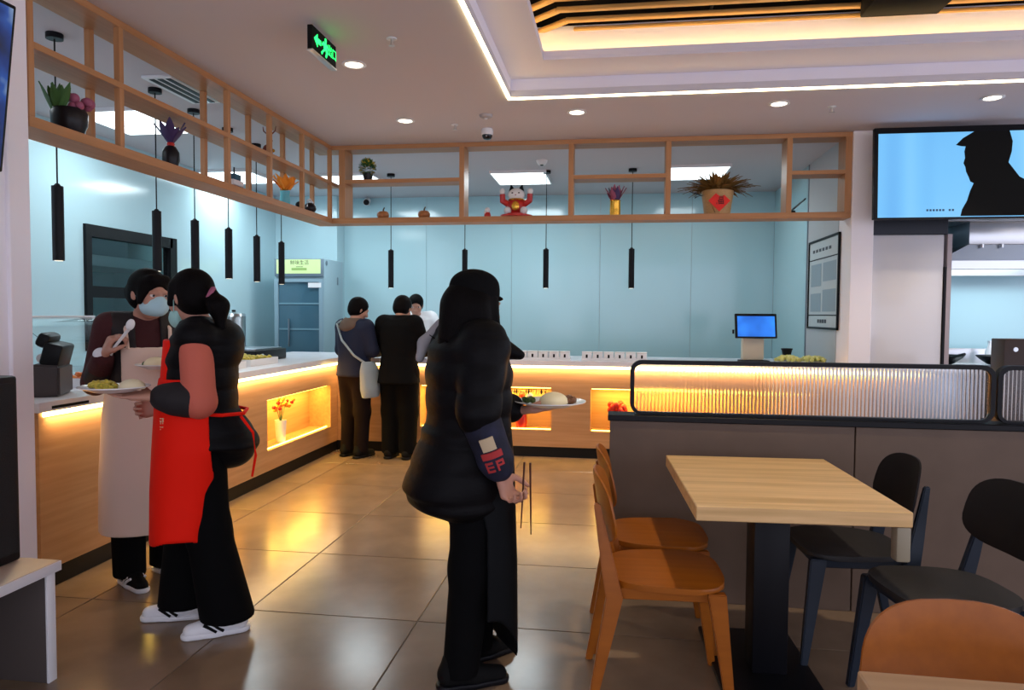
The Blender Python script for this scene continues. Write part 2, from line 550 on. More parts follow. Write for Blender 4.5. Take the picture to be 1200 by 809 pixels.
# left wall of the kitchen with the pass-through opening
WY0, WY1, WZ0, WZ1 = 5.73, 7.05, 1.02, 2.14
wl = MB()
for a, b in (((-0.1, 2.6, 0), (0, WY0, CEIL)), ((-0.1, WY1, 0), (0, 10.2, CEIL)), ((-0.1, WY0, 0), (0, WY1, WZ0)), ((-0.1, WY0, WZ1), (0, WY1, CEIL))):
    wl.span(tuple(a[i] + (LEFT_X, 0, 0)[i] for i in range(3)), tuple(b[i] + (LEFT_X, 0, 0)[i] for i in range(3)))
wall_left = struct(wl.build('wall_left', M_KWALL2, smooth=False))
# right side wall of the kitchen
wr = struct(MB().span((RIGHT_KX + .012, 6.9, 0), (RIGHT_KX + 0.12, BACK_Y, CEIL)).build('wall_right', M_GREYW, smooth=False))
MB().span((RIGHT_KX, 7.96, 0), (RIGHT_KX + .012, BACK_Y, CEIL), .001, 1).build('cladding_panel', M_KWALL, wr, smooth=False)
MB().span((RIGHT_KX, 6.9, 0), (RIGHT_KX + .012, 7.93, CEIL), .001, 1).build('grey_panel', M_GREYW, wr, smooth=False)
MB().span((RIGHT_KX - 0.008, 7.93, 0), (RIGHT_KX + .012, 7.96, CEIL), .001, 1).build('corner_strip', M_STEELD, wr, smooth=False)
# white pier where the back shelf ends
struct(MB().span((1.985, 6.55, 0), (2.165, 6.9, CEIL), 0.004, 1).build('trim_2', M_WALLW, smooth=False))
# dining room side walls
struct(MB().span((-3.6, 2.88, 0), (-2.672, 3.0, CEIL), 0.004, 1).build('trim_3', M_WALLW, smooth=False))
struct(MB().span((-2.8, -2.6, 0), (-2.69, 2.88, CEIL)).build('wall_side', M_WALLW, smooth=False))
# pass-through window
win = struct(thing('window_1', 'black framed pass-through window in the kitchen wall', 'window'))
del win['category']
FW = 0.07
X0 = LEFT_X
fm = MB()
fm.span((X0 - .06, WY0, WZ0), (X0 + .03, WY0 + FW, WZ1)).span((X0 - .06, WY1 - FW * 1.6, WZ0), (X0 + .03, WY1, WZ1))
fm.span((X0 - .06, WY0 + FW, WZ0), (X0 + .03, WY1 - FW, WZ0 + FW)).span((X0 - .06, WY0 + FW, WZ1 - FW * 1.5), (X0 + .03, WY1 - FW, WZ1))
fm.build('frame', M_BLACK, win, smooth=False)
MB().span((X0 - .05, WY0 + FW, 1.50), (X0 + .025, WY1 - FW, 1.60)).build('transom', M_BLACK, win, smooth=False)
for za, zb in ((WZ0 + FW, 1.50), (1.60, WZ1 - FW * 1.5)):
    MB().span((X0 - .02, WY0 + FW, za), (X0 - .012, WY1 - FW * 1.6, zb)).build('pane', M_GLASS, win, smooth=False)
# the room behind the pass-through
struct(MB().span((X0 - 1.9, 4.6, 0), (X0 - 1.8, 8.6, CEIL)).span((X0 - 1.8, 8.5, 0), (X0 - .1, 8.6, CEIL)).span((X0 - 1.8, 4.6, 0), (X0 - .1, 4.7, CEIL)).span((X0 - 1.9, 4.6, CEIL), (X0 - .1, 8.6, CEIL + .05)).span((X0 - 1.9, 4.6, -.05), (X0 - .1, 8.6, 0)).build('wall_inner', mat('back_kitchen_tile', (.22, .45, .48), .3), smooth=False))
hd = thing('extractor_hood', 'steel extractor hood seen through the pass-through window', 'hood')
MB().span((X0 - 1.75, 5.3, 1.86), (X0 - .9, 8.3, 1.98), .01).build('canopy', M_STEEL, hd)
MB().span((X0 - 1.75, 5.5, 1.98), (X0 - 1.3, 8.1, 2.6), .01).build('duct', M_STEELD, hd)
cb = thing('work_bench', 'steel work bench seen through the pass-through window', 'bench')
MB().span((X0 - 1.75, 5.2, .86), (X0 - 1.0, 8.3, .9), .004).build('worktop', M_STEEL, cb)
MB().span((X0 - 1.75, 5.2, .1), (X0 - 1.05, 8.3, .86), .004).build('cabinet', M_STEELD, cb)
area_light('back_kitchen_lamp', (X0 - .9, 6.6, CEIL - .06), .6, 1.0, 14, K_COOL)
# ------------------------------------------------------------------ serving counters
CX, CY = -2.748, 6.885           # faces of the left and the back counter
CN = 3.105                      # near end of the left counter
NZ0, NZ1, ND = 0.262, 0.672, 0.22
CT0, CT1 = 0.885, 0.933


def niche_box(name, parent, mtl, a, b, axis):
    """five boards lining a lit niche; a..b along the face"""
    m = MB()
    t = 0.012
    if axis == 'Y':
        x1, x0 = CX - 0.021, CX - ND
        m.span((x0 - t, a - t, NZ0 - t), (x0, b + t, NZ1 + t))
        m.span((x0, a - t, NZ0 - t), (x1, b + t, NZ0)).span((x0, a - t, NZ1), (x1, b + t, NZ1 + t))
        m.span((x0, a - t, NZ0), (x1, a, NZ1)).span((x0, b, NZ0), (x1, b + t, NZ1))
    else:
        y0, y1 = CY + 0.021, CY + ND
        m.span((a - t, y1, NZ0 - t), (b + t, y1 + t, NZ1 + t))
        m.span((a - t, y0, NZ0 - t), (b + t, y1, NZ0)).span((a - t, y0, NZ1), (b + t, y1, NZ1 + t))
        m.span((a - t, y0, NZ0), (a, y1, NZ1)).span((b, y0, NZ0), (b + t, y1, NZ1))
    n = m.build(name, mtl, parent, smooth=False)
    # LED tape along the top and bottom front corners
    for z, zz in ((NZ1 - 0.010, NZ1 - 0.002), (NZ0 + .002, NZ0 + .008)):
        q = MB()
        if axis == 'Y':
            q.span((CX - .045, a + .01, z), (CX - .032, b - .01, zz))
        else:
            q.span((a + .01, CY + .032, z), (b - .01, CY + .045, zz))
        q.build('led_tape', M_LEDN, n, smooth=False)
    if axis == 'Y':
        area_light('niche_lamp', (CX - .1, (a + b) / 2, NZ1 - .015), .05, b - a - .1, 10.0, (1.0, .66, .10))
    else:
        area_light('niche_lamp', ((a + b) / 2, CY + .1, NZ1 - .015), b - a - .1, .05, 10.0, (1.0, .66, .10))
    return n


cl = thing('serving_counter', 'long oak serving counter along the left with two glowing niches', 'counter')
LN = [(3.74, 5.035), (5.415, 6.71)]
f = MB()
x0, x1 = CX - 0.02, CX
f.span((x0, CN, 0.10), (x1, CY + .02, NZ0)).span((x0, CN, NZ1), (x1, CY + .02, CT0))
ys = [CN] + [v for n in LN for v in n] + [CY + .02]
for a, b in zip(ys[::2], ys[1::2]):
    f.span((x0, a, NZ0), (x1, b, NZ1))
f.build('front_panel', M_OAKY, cl, smooth=False)
MB().span((CX - .86, CN, .10), (CX - .0205, CN + .02, CT0)).build('end_panel', M_OAKX, cl, smooth=False)
MB().span((CX - .86, CN + .021, .10), (CX - .84, CY, CT0)).build('back_panel', M_OAKY, cl, smooth=False)
MB().span((CX - .80, CN + .04, 0), (CX - .012, CY + .5, .098)).build('plinth', M_PLINTH, cl, smooth=False)
for a, b in LN:
    niche_box('niche', cl, M_OAKY, a, b, 'Y')
MB().span((CX + .0005, CN + .02, CT0 - .026), (CX + .014, CY - .02, CT0 - .001), .004, 1).build('led_strip', M_LED, cl, smooth=False)
area_light('counter_led_lamp', (CX + .022, (CN + CY) / 2, CT0 - .03), .02, CY - CN - .1, 10, WARM)

cbk = thing('serving_counter', 'oak serving counter across the back with lit niches and black plinth', 'counter')
BN = [(-1.895, -0.598), (-0.224, 1.075)]
BX1 = 1.94
f = MB()
y0, y1 = CY, CY + .02
f.span((CX + .001, y0, .10), (BX1, y1, NZ0)).span((CX + .001, y0, NZ1), (BX1, y1, CT0))
xs_ = [CX + .001] + [v for n in BN for v in n] + [BX1]
for a, b in zip(xs_[::2], xs_[1::2]):
    f.span((a, y0, NZ0), (b, y1, NZ1))
f.build('front_panel', M_OAKX, cbk, smooth=False)
MB().span((CX + .001, CY + .84, .10), (BX1, CY + .86, CT0)).build('back_panel', M_OAKX, cbk, smooth=False)
MB().span((CX - .011, CY + .012, 0), (BX1, CY + .8, .098)).build('plinth', M_PLINTH, cbk, smooth=False)
for a, b in BN:
    niche_box('niche', cbk, M_OAKX, a, b, 'X')
MB().span((CX + .02, CY - .014, CT0 - .026), (BX1, CY - .0005, CT0 - .001), .004, 1).build('led_strip', M_LED, cbk, smooth=False)
area_light('counter_led_lamp', ((CX + BX1) / 2, CY - .022, CT0 - .03), BX1 - CX - .1, .02, 11, WARM)

# one continuous quartz worktop
w = MB()
w.prism([(CX + .03, CN - .03), (CX + .03, CY - .03), (BX1, CY - .03), (BX1, CY + .88), (CX - .88, CY + .88), (CX - .88, CN - .03)], CT0, CT1, .004)
wt = tag(w.build('worktop', M_MARBLE), 'white quartz worktop running round both serving counters', 'worktop')
MB().span((CX + .0303, CN + .05, CT0 + .012), (CX + .032, CN + .30, CT0 + .026)).build('black_sticker', M_BLACKM, wt)

# ------------------------------------------------------------------ slatted display shelves over the counters
SX, SY, SD = -2.67, 6.57, 0.21
SZB0, SZB1, SZM, SZT = 2.222, 2.272, 2.585, 2.949
PT = 0.035
s1 = thing('display_shelf', 'wooden lattice display shelf hung from the ceiling above left counter', 'shelf')
YA, YB = 3.003, SY + SD
MB().span((SX - SD, YA, SZB0), (SX, YB, SZB1), .002, 1).build('bottom_board', M_SHELFY, s1, smooth=False)
MB().span((SX - SD, YA + PT, SZM), (SX, YB, SZM + .032), .002, 1).build('middle_board', M_SHELFY, s1, smooth=False)
MB().span((SX - SD, YA, SZT - .04), (SX, YB, SZT), .002, 1).build('top_board', M_SHELFY, s1, smooth=False)
LP = [3.003, 3.62, 4.725, 5.345, 5.935]
for i, y in enumerate(LP + [6.545]):
    for q, xx in enumerate((SX - PT, SX - SD)):
        if i == 0:
            if q == 0:
                MB().span((SX - SD, y, SZB1), (SX, y + PT, SZT - .04), .002, 1).build('end_post', M_SHELFZ, s1, smooth=False)
            continue
        for za, zb in ((SZB1, SZM), (SZM + .032, SZT - .04)):
            MB().span((xx, y, za), (xx + PT, y + PT, zb), .002, 1).build('post', M_SHELFZ, s1, smooth=False)
s2 = thing('display_shelf', 'wooden display shelf hung from the ceiling above back counter', 'shelf')
XA, XB = SX + .001, 1.983
MB().span((XA, SY, SZB0), (XB, SY + SD, SZB1), .002, 1).build('bottom_board', M_SHELFX, s2, smooth=False)
MB().span((XA, SY, SZT - .04), (XB, SY + SD, SZT), .002, 1).build('top_board', M_SHELFX, s2, smooth=False)
BP = [(-2.60, .06), (-1.44, .045), (-.435, .045), (.425, .045), (1.45, .045), (1.93, .053)]
for x, t in BP:
    MB().span((x, SY, SZB1), (x + t, SY + SD, SZT - .04), .002, 1).build('upright', M_SHELFZ, s2, smooth=False)
for a, b in ((0, 1), (2, 3), (4, 5)):
    MB().span((BP[a][0] + BP[a][1], SY, SZM + .01), (BP[b][0], SY + SD, SZM + .045), .002, 1).build('middle_board', M_SHELFX, s2, smooth=False)

# ------------------------------------------------------------------ pendant lamps
def pendant(x, y, label, zb=1.665, first=[None]):
    if first[0] is None:
        t = thing('pendant_lamp', label, 'lamp', (x, y, zb), 0, 'black tube pendants over the counters')
        MB().cyl((0, 0, 0), (0, 0, .425), .031, seg=24).cyl((0, 0, .425), (0, 0, .44), .022, .01, seg=16).build('shade', M_BLACK, t)
        MB().cyl((0, 0, .008), (0, 0, CEIL - zb - .03), .0045, seg=8).build('cord', M_BLACK, t)
        MB().cyl((0, 0, CEIL - zb - .032), (0, 0, CEIL - zb - .001), .045, seg=20).build('ceiling_rose', M_BLACK, t)
        MB().cyl((0, 0, -.002), (0, 0, .0), .022, seg=16).build('lens', mat('pendant_lens', (1, 1, 1), .4, emit=(1, .85, .6), strength=1.2), t)
        first[0] = t
        return t
    return copy_thing(first[0], (x, y, zb), None, label)


for x, y, lab in [(-3.175, 3.76, 'black tube pendant nearest the white pier, over the left counter'),
                  (-3.24, 4.76, 'black tube pendant hanging in front of the pass-through window edge'),
                  (-3.27, 5.28, 'black tube pendant hanging right above the woman in the red apron'),
                  (-3.305, 5.84, 'black tube pendant over the left counter, fourth from the white pier'),
                  (-3.35, 6.42, 'black tube pendant over the left counter, just before the fridge'),
                  (-3.385, 7.0, 'black tube pendant hanging in front of the fridge')]:
    pendant(x, y, lab)
for x, lab in [(-2.53, 'black tube pendant above the man in the black jacket'),
               (-1.675, 'black tube pendant partly hidden behind the black cap'),
               (-.765, 'black tube pendant over the back counter beside the lucky cat'),
               (.165, 'black tube pendant over the back counter beside the large flower pot')]:
    pendant(x, 7.95, lab)

# ------------------------------------------------------------------ ceiling fittings
for i, (x, y) in enumerate(KITCHEN_PANELS):
    p = thing('ceiling_panel_light', ['bright square ceiling panel behind the pots on left shelf', 'bright square ceiling panel above the pass-through side near the fridge', 'bright square ceiling panel behind the small round bush', 'bright square ceiling panel above the lucky cat', 'bright square ceiling panel behind the large dried flower pot'][i], 'light', (x, y, CEIL), 0, 'kitchen ceiling panels')
    MB().span((-.30, -.35, -.03), (.30, .35, -.022)).build('diffuser', M_PANELLIT, p, smooth=False)
    ring(MB(), -.30, -.35, .30, .35, .015, -.032, -.001).build('frame', M_WHITEP, p, smooth=False)
DL = ['round recessed downlight beside the green exit sign', 'round recessed downlight above the corner of the display shelves', 'round recessed downlight by the corner of the tray, right of the dome camera', 'round recessed downlight above the right end of the back shelf', 'round recessed downlight above the television']
for (x, y), lab in zip([(-1.657, 4.449), (-1.717, 5.777), (-.317, 5.693), (1.18, 5.643), (2.651, 5.671)], DL):
    d = thing('downlight', lab, 'light', (x, y, CEIL), 0, 'recessed ceiling downlights')
    MB().lathe([(.075, -.001), (.078, -.006), (.06, -.010), (.052, -.004), (.052, -.001)], seg=28).build('trim_ring', M_WHITEP, d)
    MB().cyl((0, 0, -.006), (0, 0, -.002), .052, seg=24).build('lens', M_DOWN, d)
    sp = bpy.data.lights.new('downlight_lamp', 'SPOT')
    sp.energy, sp.color, sp.spot_size, sp.spot_blend, sp.shadow_soft_size = 45, (1, .80, .58), math.radians(95), .6, .04
    o = bpy.data.objects.new('downlight_lamp', sp)
    COL.objects.link(o)
    o.location = (x, y, CEIL - .03)
for (x, y), lab in zip([(-1.29, 4.068), (-1.344, 5.953), (1.591, 5.78)], ['small sprinkler head right of the exit sign', 'small sprinkler head left of the dome camera', 'small sprinkler head above the right end of the back shelf']):
    d = thing('sprinkler_head', lab, 'sprinkler', (x, y, CEIL), 0, 'ceiling sprinklers')
    MB().cyl((0, 0, -.006), (0, 0, -.0005), .03, seg=20).build('escutcheon', M_WHITEP, d)
    MB().cyl((0, 0, -.04), (0, 0, -.006), .007, seg=10).build('stem', M_STEEL, d)
    MB().cyl((0, 0, -.044), (0, 0, -.04), .018, seg=14).build('deflector', M_STEEL, d)
d = thing('smoke_detector', 'flat white smoke detector above the dome camera', 'detector', (-1.035, 5.70, CEIL))
MB().lathe([(0, -.028), (.03, -.026), (.05, -.016), (.055, -.001)]).build('housing', mat('grey_plastic', (.4, .38, .4), .5), d)
MB().lathe([(0, -.034), (.012, -.033), (.014, -.027)]).build('sensor_cap', M_WHITEP, d)
d = thing('dome_camera', 'white dome security camera hanging from ceiling near the back shelf', 'camera', (-1.10, 6.12, CEIL))
MB().lathe([(.045, -.001), (.05, -.02), (.05, -.05), (.046, -.055)]).build('housing', M_WHITEP, d)
MB().lathe([(.044, -.052), (.042, -.07), (.030, -.088), (0, -.096)]).build('dome', mat('smoked_dome', (.01, .01, .012), .08), d)
MB().ball((0, -.038, -.068), .008, 10).build('lens', mat('grey_lens', (.3, .3, .34), .1), d)
d = thing('dome_camera', 'white bullet camera on the kitchen back wall above the small pumpkins', 'camera', (-3.36, BACK_Y, 2.86))
MB().cyl((0, 0, 0), (0.03, -.12, 0.02), .012, seg=10).build('bracket', M_WHITEP, d)
MB().cyl((0.0, -.06, .045), (.04, -.22, -.0), .045, seg=18).build('body', M_WHITEP, d)
MB().cyl((.04, -.22, 0), (.043, -.232, -.004), .038, seg=18).build('lens', M_BLACK, d)
d = thing('smoke_detector', 'round smoke detector on kitchen ceiling above the lucky cat', 'detector', (-.765, 7.42, CEIL))
MB().lathe([(0, -.05), (.04, -.045), (.055, -.02), (.06, -.001)]).build('housing', M_WHITEP, d)
MB().lathe([(0, -.056), (.015, -.055), (.018, -.048)]).build('sensor_cap', M_BLACK, d)
d = thing('air_vent', 'dark slotted air vent in the kitchen ceiling behind the left shelf', 'vent', (-3.04, 4.78, CEIL), PI / 2)
MB().span((-.30, -.11, -.02), (.30, .11, -.001), .004).build('frame', M_WHITEP, d)
for k in range(3):
    MB().span((-.27, -.085 + k * .06, -.024), (.27, -.05 + k * .06, -.0205)).build('slot', M_BLACK, d, smooth=False)

# exit sign: hangs along the aisle
d = thing('exit_sign', 'green illuminated running man exit sign hanging from the ceiling', 'sign', (-1.65, 3.93, 2.80))
MB().span((-.014, -.17, 0), (.014, .17, .128), .003).build('panel', M_BLACKM, d)
MB().span((-.016, -.17, -.010), (.018, .17, -.0005), .002).build('lower_rail', M_STEEL, d)
for y in (-.12, .12):
    MB().cyl((0, y, .128), (0, y, CEIL - 2.80), .004, seg=8).build('hanger', M_STEEL, d)
M_EXIT = mat('exit_green', (.0, .3, .05), .5, emit=(.02, 1.0, .16), strength=2.2)


def flat_yz(mb, pts, x0, x1):
    lo = [mb.bm.verts.new((x0, y, z)) for y, z in pts]
    hi = [mb.bm.verts.new((x1, y, z)) for y, z in pts]
    n = len(pts)
    mb.bm.faces.new(hi)
    mb.bm.faces.new(list(reversed(lo)))
    for k in range(n):
        mb.bm.faces.new((lo[k], lo[(k + 1) % n], hi[(k + 1) % n], hi[k]))


m = MB()
flat_yz(m, [(-.145, .066), (-.10, .10), (-.10, .08), (-.055, .08), (-.055, .052), (-.10, .052), (-.10, .03)], .0142, .0165)
m.build('arrow', M_EXIT, d, smooth=False)
m = MB()
m.ball((.0155, .012, .105), (.0015, .014, .014), 10)
flat_yz(m, [(-.02, .09), (.022, .092), (.03, .06), (.01, .055), (-.012, .05)], .0142, .0165)
flat_yz(m, [(-.02, .09), (-.012, .082), (-.035, .062), (-.043, .07)], .0142, .0165)
flat_yz(m, [(.02, .09), (.026, .078), (.052, .062), (.056, .074)], .0142, .0165)
flat_yz(m, [(.0, .056), (.018, .056), (-.018, .034), (-.04, .012), (-.05, .022), (-.022, .045)], .0142, .0165)
flat_yz(m, [(.012, .06), (.03, .06), (.04, .036), (.022, .012), (.008, .018), (.02, .036)], .0142, .0165)
m.build('running_figure', M_EXIT, d, smooth=False)
lettering('出口', .068, M_EXIT, d, (.0146, .105, .066), (PI / 2, 0, PI / 2))
# ------------------------------------------------------------------ chairs and tables
def shell_panel(wy, hz, zc, xc, curve, th, n=5, lean=0.0, seg=40, pw=3.0):
    """rounded, curved panel in the yz plane: returns an MB"""
    m = MB()
    rows = []
    for side in (0, 1):
        rr = []
        for i in range(1, n + 1):
            t = i / n
            ring_ = []
            for k in range(seg):
                a = 2 * PI * k / seg
                ca, sa = math.cos(a), math.sin(a)
                y = wy * t * math.copysign(abs(ca) ** (2 / pw), ca)
                z = hz * t * math.copysign(abs(sa) ** (2 / pw), sa)
                y *= 1 - 0.08 * (z / hz)
                edge = 0.5 if i == n else 1.0
                x = xc + curve * (y / wy) ** 2 - lean * z + (th / 2 * edge if side else -th / 2 * edge)
                ring_.append(m.bm.verts.new((x, y, zc + z)))
            rr.append(ring_)
        c = m.bm.verts.new((xc + (th / 2 if side else -th / 2), 0, zc))
        for k in range(seg):
            m.bm.faces.new((c, rr[0][k], rr[0][(k + 1) % seg]))
        for A, B in zip(rr, rr[1:]):
            for k in range(seg):
                m.bm.faces.new((A[k], B[k], B[(k + 1) % seg], A[(k + 1) % seg]))
        rows.append(rr[-1])
    for k in range(seg):
        m.bm.faces.new((rows[0][k], rows[0][(k + 1) % seg], rows[1][(k + 1) % seg], rows[1][k]))
    return m


def taper_bar(pts, sizes):
    """bar through pts with rectangular sections (sx, sy) per point"""
    m = MB()
    rings = []
    for (x, y, z), (sx, sy) in zip(pts, sizes):
        rings.append([m.bm.verts.new((x + a * sx / 2, y + b * sy / 2, z)) for a, b in ((-1, -1), (1, -1), (1, 1), (-1, 1))])
    for A, B in zip(rings, rings[1:]):
        for k in range(4):
            m.bm.faces.new((A[k], A[(k + 1) % 4], B[(k + 1) % 4], B[k]))
    m.bm.faces.new(rings[0])
    m.bm.faces.new(rings[-1])
    bmesh.ops.recalc_face_normals(m.bm, faces=m.bm.faces)
    es = [e for e in m.bm.edges if len(e.link_faces) == 2 and e.calc_face_angle(0) > .5]
    bmesh.ops.bevel(m.bm, geom=es, offset=.004, segments=2, affect='EDGES')
    return m


def make_chair(label, seat_m, back_m, leg_m, group):
    t = thing('dining_chair', label, 'chair', (0, 0, 0), 0, group)
    pts = []
    for k in range(48):
        a = 2 * PI * k / 48
        ca, sa = math.cos(a), math.sin(a)
        x = .205 * math.copysign(abs(ca) ** (2 / 3.2), ca)
        y = .205 * math.copysign(abs(sa) ** (2 / 3.2), sa)
        y *= 1 + .10 * (x / .205)
        pts.append((x, y))
    MB().prism(pts, .432, .452, .006).build('seat', seat_m, t)
    m = MB()
    for s in (-1, 1):
        m.span((-.165, s * .15 - .012, .39), (.165, s * .15 + .012, .4315), .003, 1)
    m.span((-.165, -.138, .39), (-.141, .138, .4315), .003, 1).span((.141, -.138, .39), (.165, .138, .4315), .003, 1)
    m.build('seat_frame', leg_m, t)
    for s in (-1, 1):
        taper_bar([(.215, s * .20, 0), (.16, s * .175, .43)], [(.026, .026), (.062, .034)]).build('leg', leg_m, t)
        taper_bar([(-.265, s * .20, 0), (-.185, s * .178, .40), (-.205, s * .168, .50), (-.247, s * .150, .72)], [(.026, .026), (.058, .030), (.050, .026), (.022, .02)]).build('leg', leg_m, t)
    shell_panel(.188, .122, .690, -.236, .045, .014, lean=.16).build('backrest', back_m, t)
    return t


TA = 0.0453
c1 = make_chair('tan wooden chair tucked under the table, nearer of the left pair', M_CHAIR, M_CHAIR, M_CHAIR, 'chairs with wooden seats')
c1.location, c1.rotation_euler = (.185, 2.66, 0), (0, 0, TA)
copy_thing(c1, (.185, 3.11, 0), TA, 'tan wooden chair tucked under the table, closer to the half wall')
copy_thing(c1, (.675, 1.27, 0), -PI / 2 + .05, 'tan wooden chair whose rounded backrest stands behind the nearest table edge')
c2 = make_chair('dark chair tucked under the right of the table, nearer the half wall', M_CHAIRS, M_CHAIRD, M_CHAIRL, 'dark chairs with legs tinted blue for daylight')
c2.location, c2.rotation_euler = (.945, 3.10, 0), (0, 0, PI + TA)
copy_thing(c2, (1.125, 2.62, 0), PI + .16, 'dark chair pulled out from the table, behind the tan chair')


def make_table(label, w, d, wood_m, brackets=True):
    t = thing('dining_table', label, 'table')
    top = MB().span((0, 0, .70), (w, d, .75), .003, 1).build('tabletop', wood_m, t, smooth=False)
    if brackets:
        for y in (0.002, d - .055):
            MB().span((w - .048, y, .585), (w - .002, y + .05, .6995), .008).build('edge_bracket', mat('pale_bracket', (.30, .26, .18), .5), t)
    MB().span((w / 2 - .065, d / 2 - .065, .02), (w / 2 + .065, d / 2 + .065, .69), .004).build('pedestal', M_BLACK, t)
    MB().span((w / 2 - .20, d / 2 - .34, 0), (w / 2 + .17, d / 2 + .34, .02), .004).build('base_plate', M_BLACK, t)
    MB().span((w / 2 - .2, d / 2 - .2, .69), (w / 2 + .2, d / 2 + .2, .6995)).build('mounting_plate', M_BLACK, t, smooth=False)
    return t


tb = make_table('striped oak dining table on a black pedestal beside the half wall', .68, .86, M_TABLE)
tb.location, tb.rotation_euler = (.2704, 2.407, 0), (0, 0, TA)
tb2 = make_table('plain oak dining table, only its far corner in view, nearest the camera', .80, .84, M_TABLE2, False)
tb2.location, tb2.rotation_euler = (.418, .484, 0), (0, 0, -.015)

# ------------------------------------------------------------------ half wall with fluted glass
PY = 3.50
hw = thing('half_wall', 'taupe panelled half wall with black ledge behind the dining table', 'partition')
MB().span((-.015, PY + .02, 0), (4.2, PY + .12, .865)).build('core', M_LOWPANEL, hw, smooth=False)
for a, b in ((-.02, 1.099), (1.105, 2.22), (2.226, 3.34), (3.346, 4.2)):
    MB().span((a, PY, 0), (b, PY + .019, .865), .002, 1).build('panel', M_LOWPANEL, hw, smooth=False)
MB().span((-.03, PY - .012, .8655), (4.2, PY + .13, .893), .003, 1).build('ledge', M_BLACK, hw, smooth=False)


def rounded_rect(x0, z0, x1, z1, r, n=6):
    pts = []
    for cx, cz, a0 in ((x1 - r, z1 - r, 0), (x0 + r, z1 - r, PI / 2), (x0 + r, z0 + r, PI), (x1 - r, z0 + r, 1.5 * PI)):
        for k in range(n + 1):
            a = a0 + PI / 2 * k / n
            pts.append((cx + r * math.cos(a), cz + r * math.sin(a)))
    return pts


def glass_screen(x0, x1, label):
    t = thing('fluted_glass_screen', label, 'screen')
    z0, z1 = .8935, 1.157
    o = rounded_rect(x0, z0, x1, z1, .055)
    i = rounded_rect(x0 + .02, z0 + .012, x1 - .02, z1 - .02, .038)
    m = MB()
    ya, yb = PY + .03, PY + .07
    V = [[m.bm.verts.new((x, y, z)) for x, z in pts] for pts, y in ((o, ya), (i, ya), (i, yb), (o, yb))]
    n = len(o)
    for a, b in ((0, 1), (1, 2), (2, 3), (3, 0)):
        for k in range(n):
            m.bm.faces.new((V[a][k], V[a][(k + 1) % n], V[b][(k + 1) % n], V[b][k]))
    m.build('frame', M_BLACK, t)
    # fluted pane: half-round ribs towards the room
    m = MB()
    p, seg = .0165, 6
    xs = []
    xa, xb = x0 + .021, x1 - .021
    N = int(round((xb - xa) / p))
    p = (xb - xa) / N
    prof = []
    for k in range(N):
        for s in range(seg):
            u = s / seg
            prof.append((xa + (k + u) * p, PY + .049 - .0032 * math.sin(PI * u) ** .8))
    prof.append((xb, PY + .049))
    za, zb = z0 + .013, z1 - .021

    def cut(x):   # rounded corners of the pane
        r = .037
        d = max(0, r - (x - xa), r - (xb - x))
        return r - math.sqrt(max(0, r * r - d * d))
    lo = [m.bm.verts.new((x, y, za + cut(x))) for x, y in prof]
    hi = [m.bm.verts.new((x, y, zb - cut(x))) for x, y in prof]
    lb = [m.bm.verts.new((x, PY + .053, za + cut(x))) for x, y in prof]
    hb = [m.bm.verts.new((x, PY + .053, zb - cut(x))) for x, y in prof]
    for k in range(len(prof) - 1):
        m.bm.faces.new((lo[k], lo[k + 1], hi[k + 1], hi[k]))
        m.bm.faces.new((lb[k + 1], lb[k], hb[k], hb[k + 1]))
        m.bm.faces.new((hi[k], hi[k + 1], hb[k + 1], hb[k]))
        m.bm.faces.new((lo[k + 1], lo[k], lb[k], lb[k + 1]))
    m.bm.faces.new((lo[0], hi[0], hb[0], lb[0]))
    m.bm.faces.new((lo[-1], lb[-1], hb[-1], hi[-1]))
    m.build('fluted_pane', M_FLUTE, t)
    return t


glass_screen(.075, 1.708, 'long fluted glass screen in a black rounded frame on the half wall')
glass_screen(1.716, 3.35, 'second fluted glass screen, cut off by the right edge of the photo')

# ------------------------------------------------------------------ white bench, black cabinet, leaning screen at left
b = thing('bench', 'low white shelf bench with an open side, beside the left counter end', 'bench')
MB().span((-2.66, -1.2, .405), (-2.045, 2.40, .445), .004).build('top_board', mat('bench_top', (.50, .42, .34), .4), b)
M_BENCHSH = mat('bench_shaded', (.085, .068, .062), .5)  # dark grey-brown paints in the shade near the wall
for _y in (-1.2, .535, 2.335):
    MB().span((-2.0599, _y + (.005 if _y > 0 else 0), 0), (-2.050, _y + .045, .4045), .002).build('edge_strip', M_WHITEP, b)
MB().span((-2.0448, -1.2, .407), (-2.040, 2.40, .443), .001).build('edge_strip', M_WHITEP, b)
MB().span((-2.62, 2.34, 0), (-2.06, 2.375, .4045), .003).build('end_board', M_BENCHSH, b)
MB().span((-2.655, -1.15, 0), (-2.625, 2.375, .4045), .003).build('back_board', M_BENCHSH, b)
MB().span((-2.62, .55, 0), (-2.06, .585, .4045), .003).build('divider', M_BENCHSH, b)
c = thing('loudspeaker', 'tall black cabinet box standing on the white bench', 'speaker', (-2.358, 2.20, .4455))
MB().box((0, 0, .345), (.34, .36, .69), None, .012).build('cabinet', M_BLACK, c)
MB().box((.1725, 0, .35), (.006, .32, .63), None, .003).build('front_grille', mat('speaker_grille', (.012, .012, .012), .9, bump=.4, nscale=200), c)
MB().cyl((-.06, -.183, .5), (.06, -.183, .5), .008, seg=10).build('handle', M_BLACK, c)
t = thing('television', 'tilted wall screen with blue picture at the upper left edge', 'television', (-2.285, 1.78, 2.2), 0)
t.rotation_euler = (0, math.radians(7), 0)
MB().span((0, -.65, -.305), (.045, .65, .305), .006).build('housing', M_BLACK, t)
MB().span((.0455, -.635, -.29), (.047, .635, .29)).build('display', screen_material('left_screen', [(0.36, (.0, .006, .03)), (.48, (.0, .03, .20)), (.56, (.01, .08, .38)), (.66, (.35, .5, .65))], .7, 4.5, 3, axis=1), t, smooth=False)
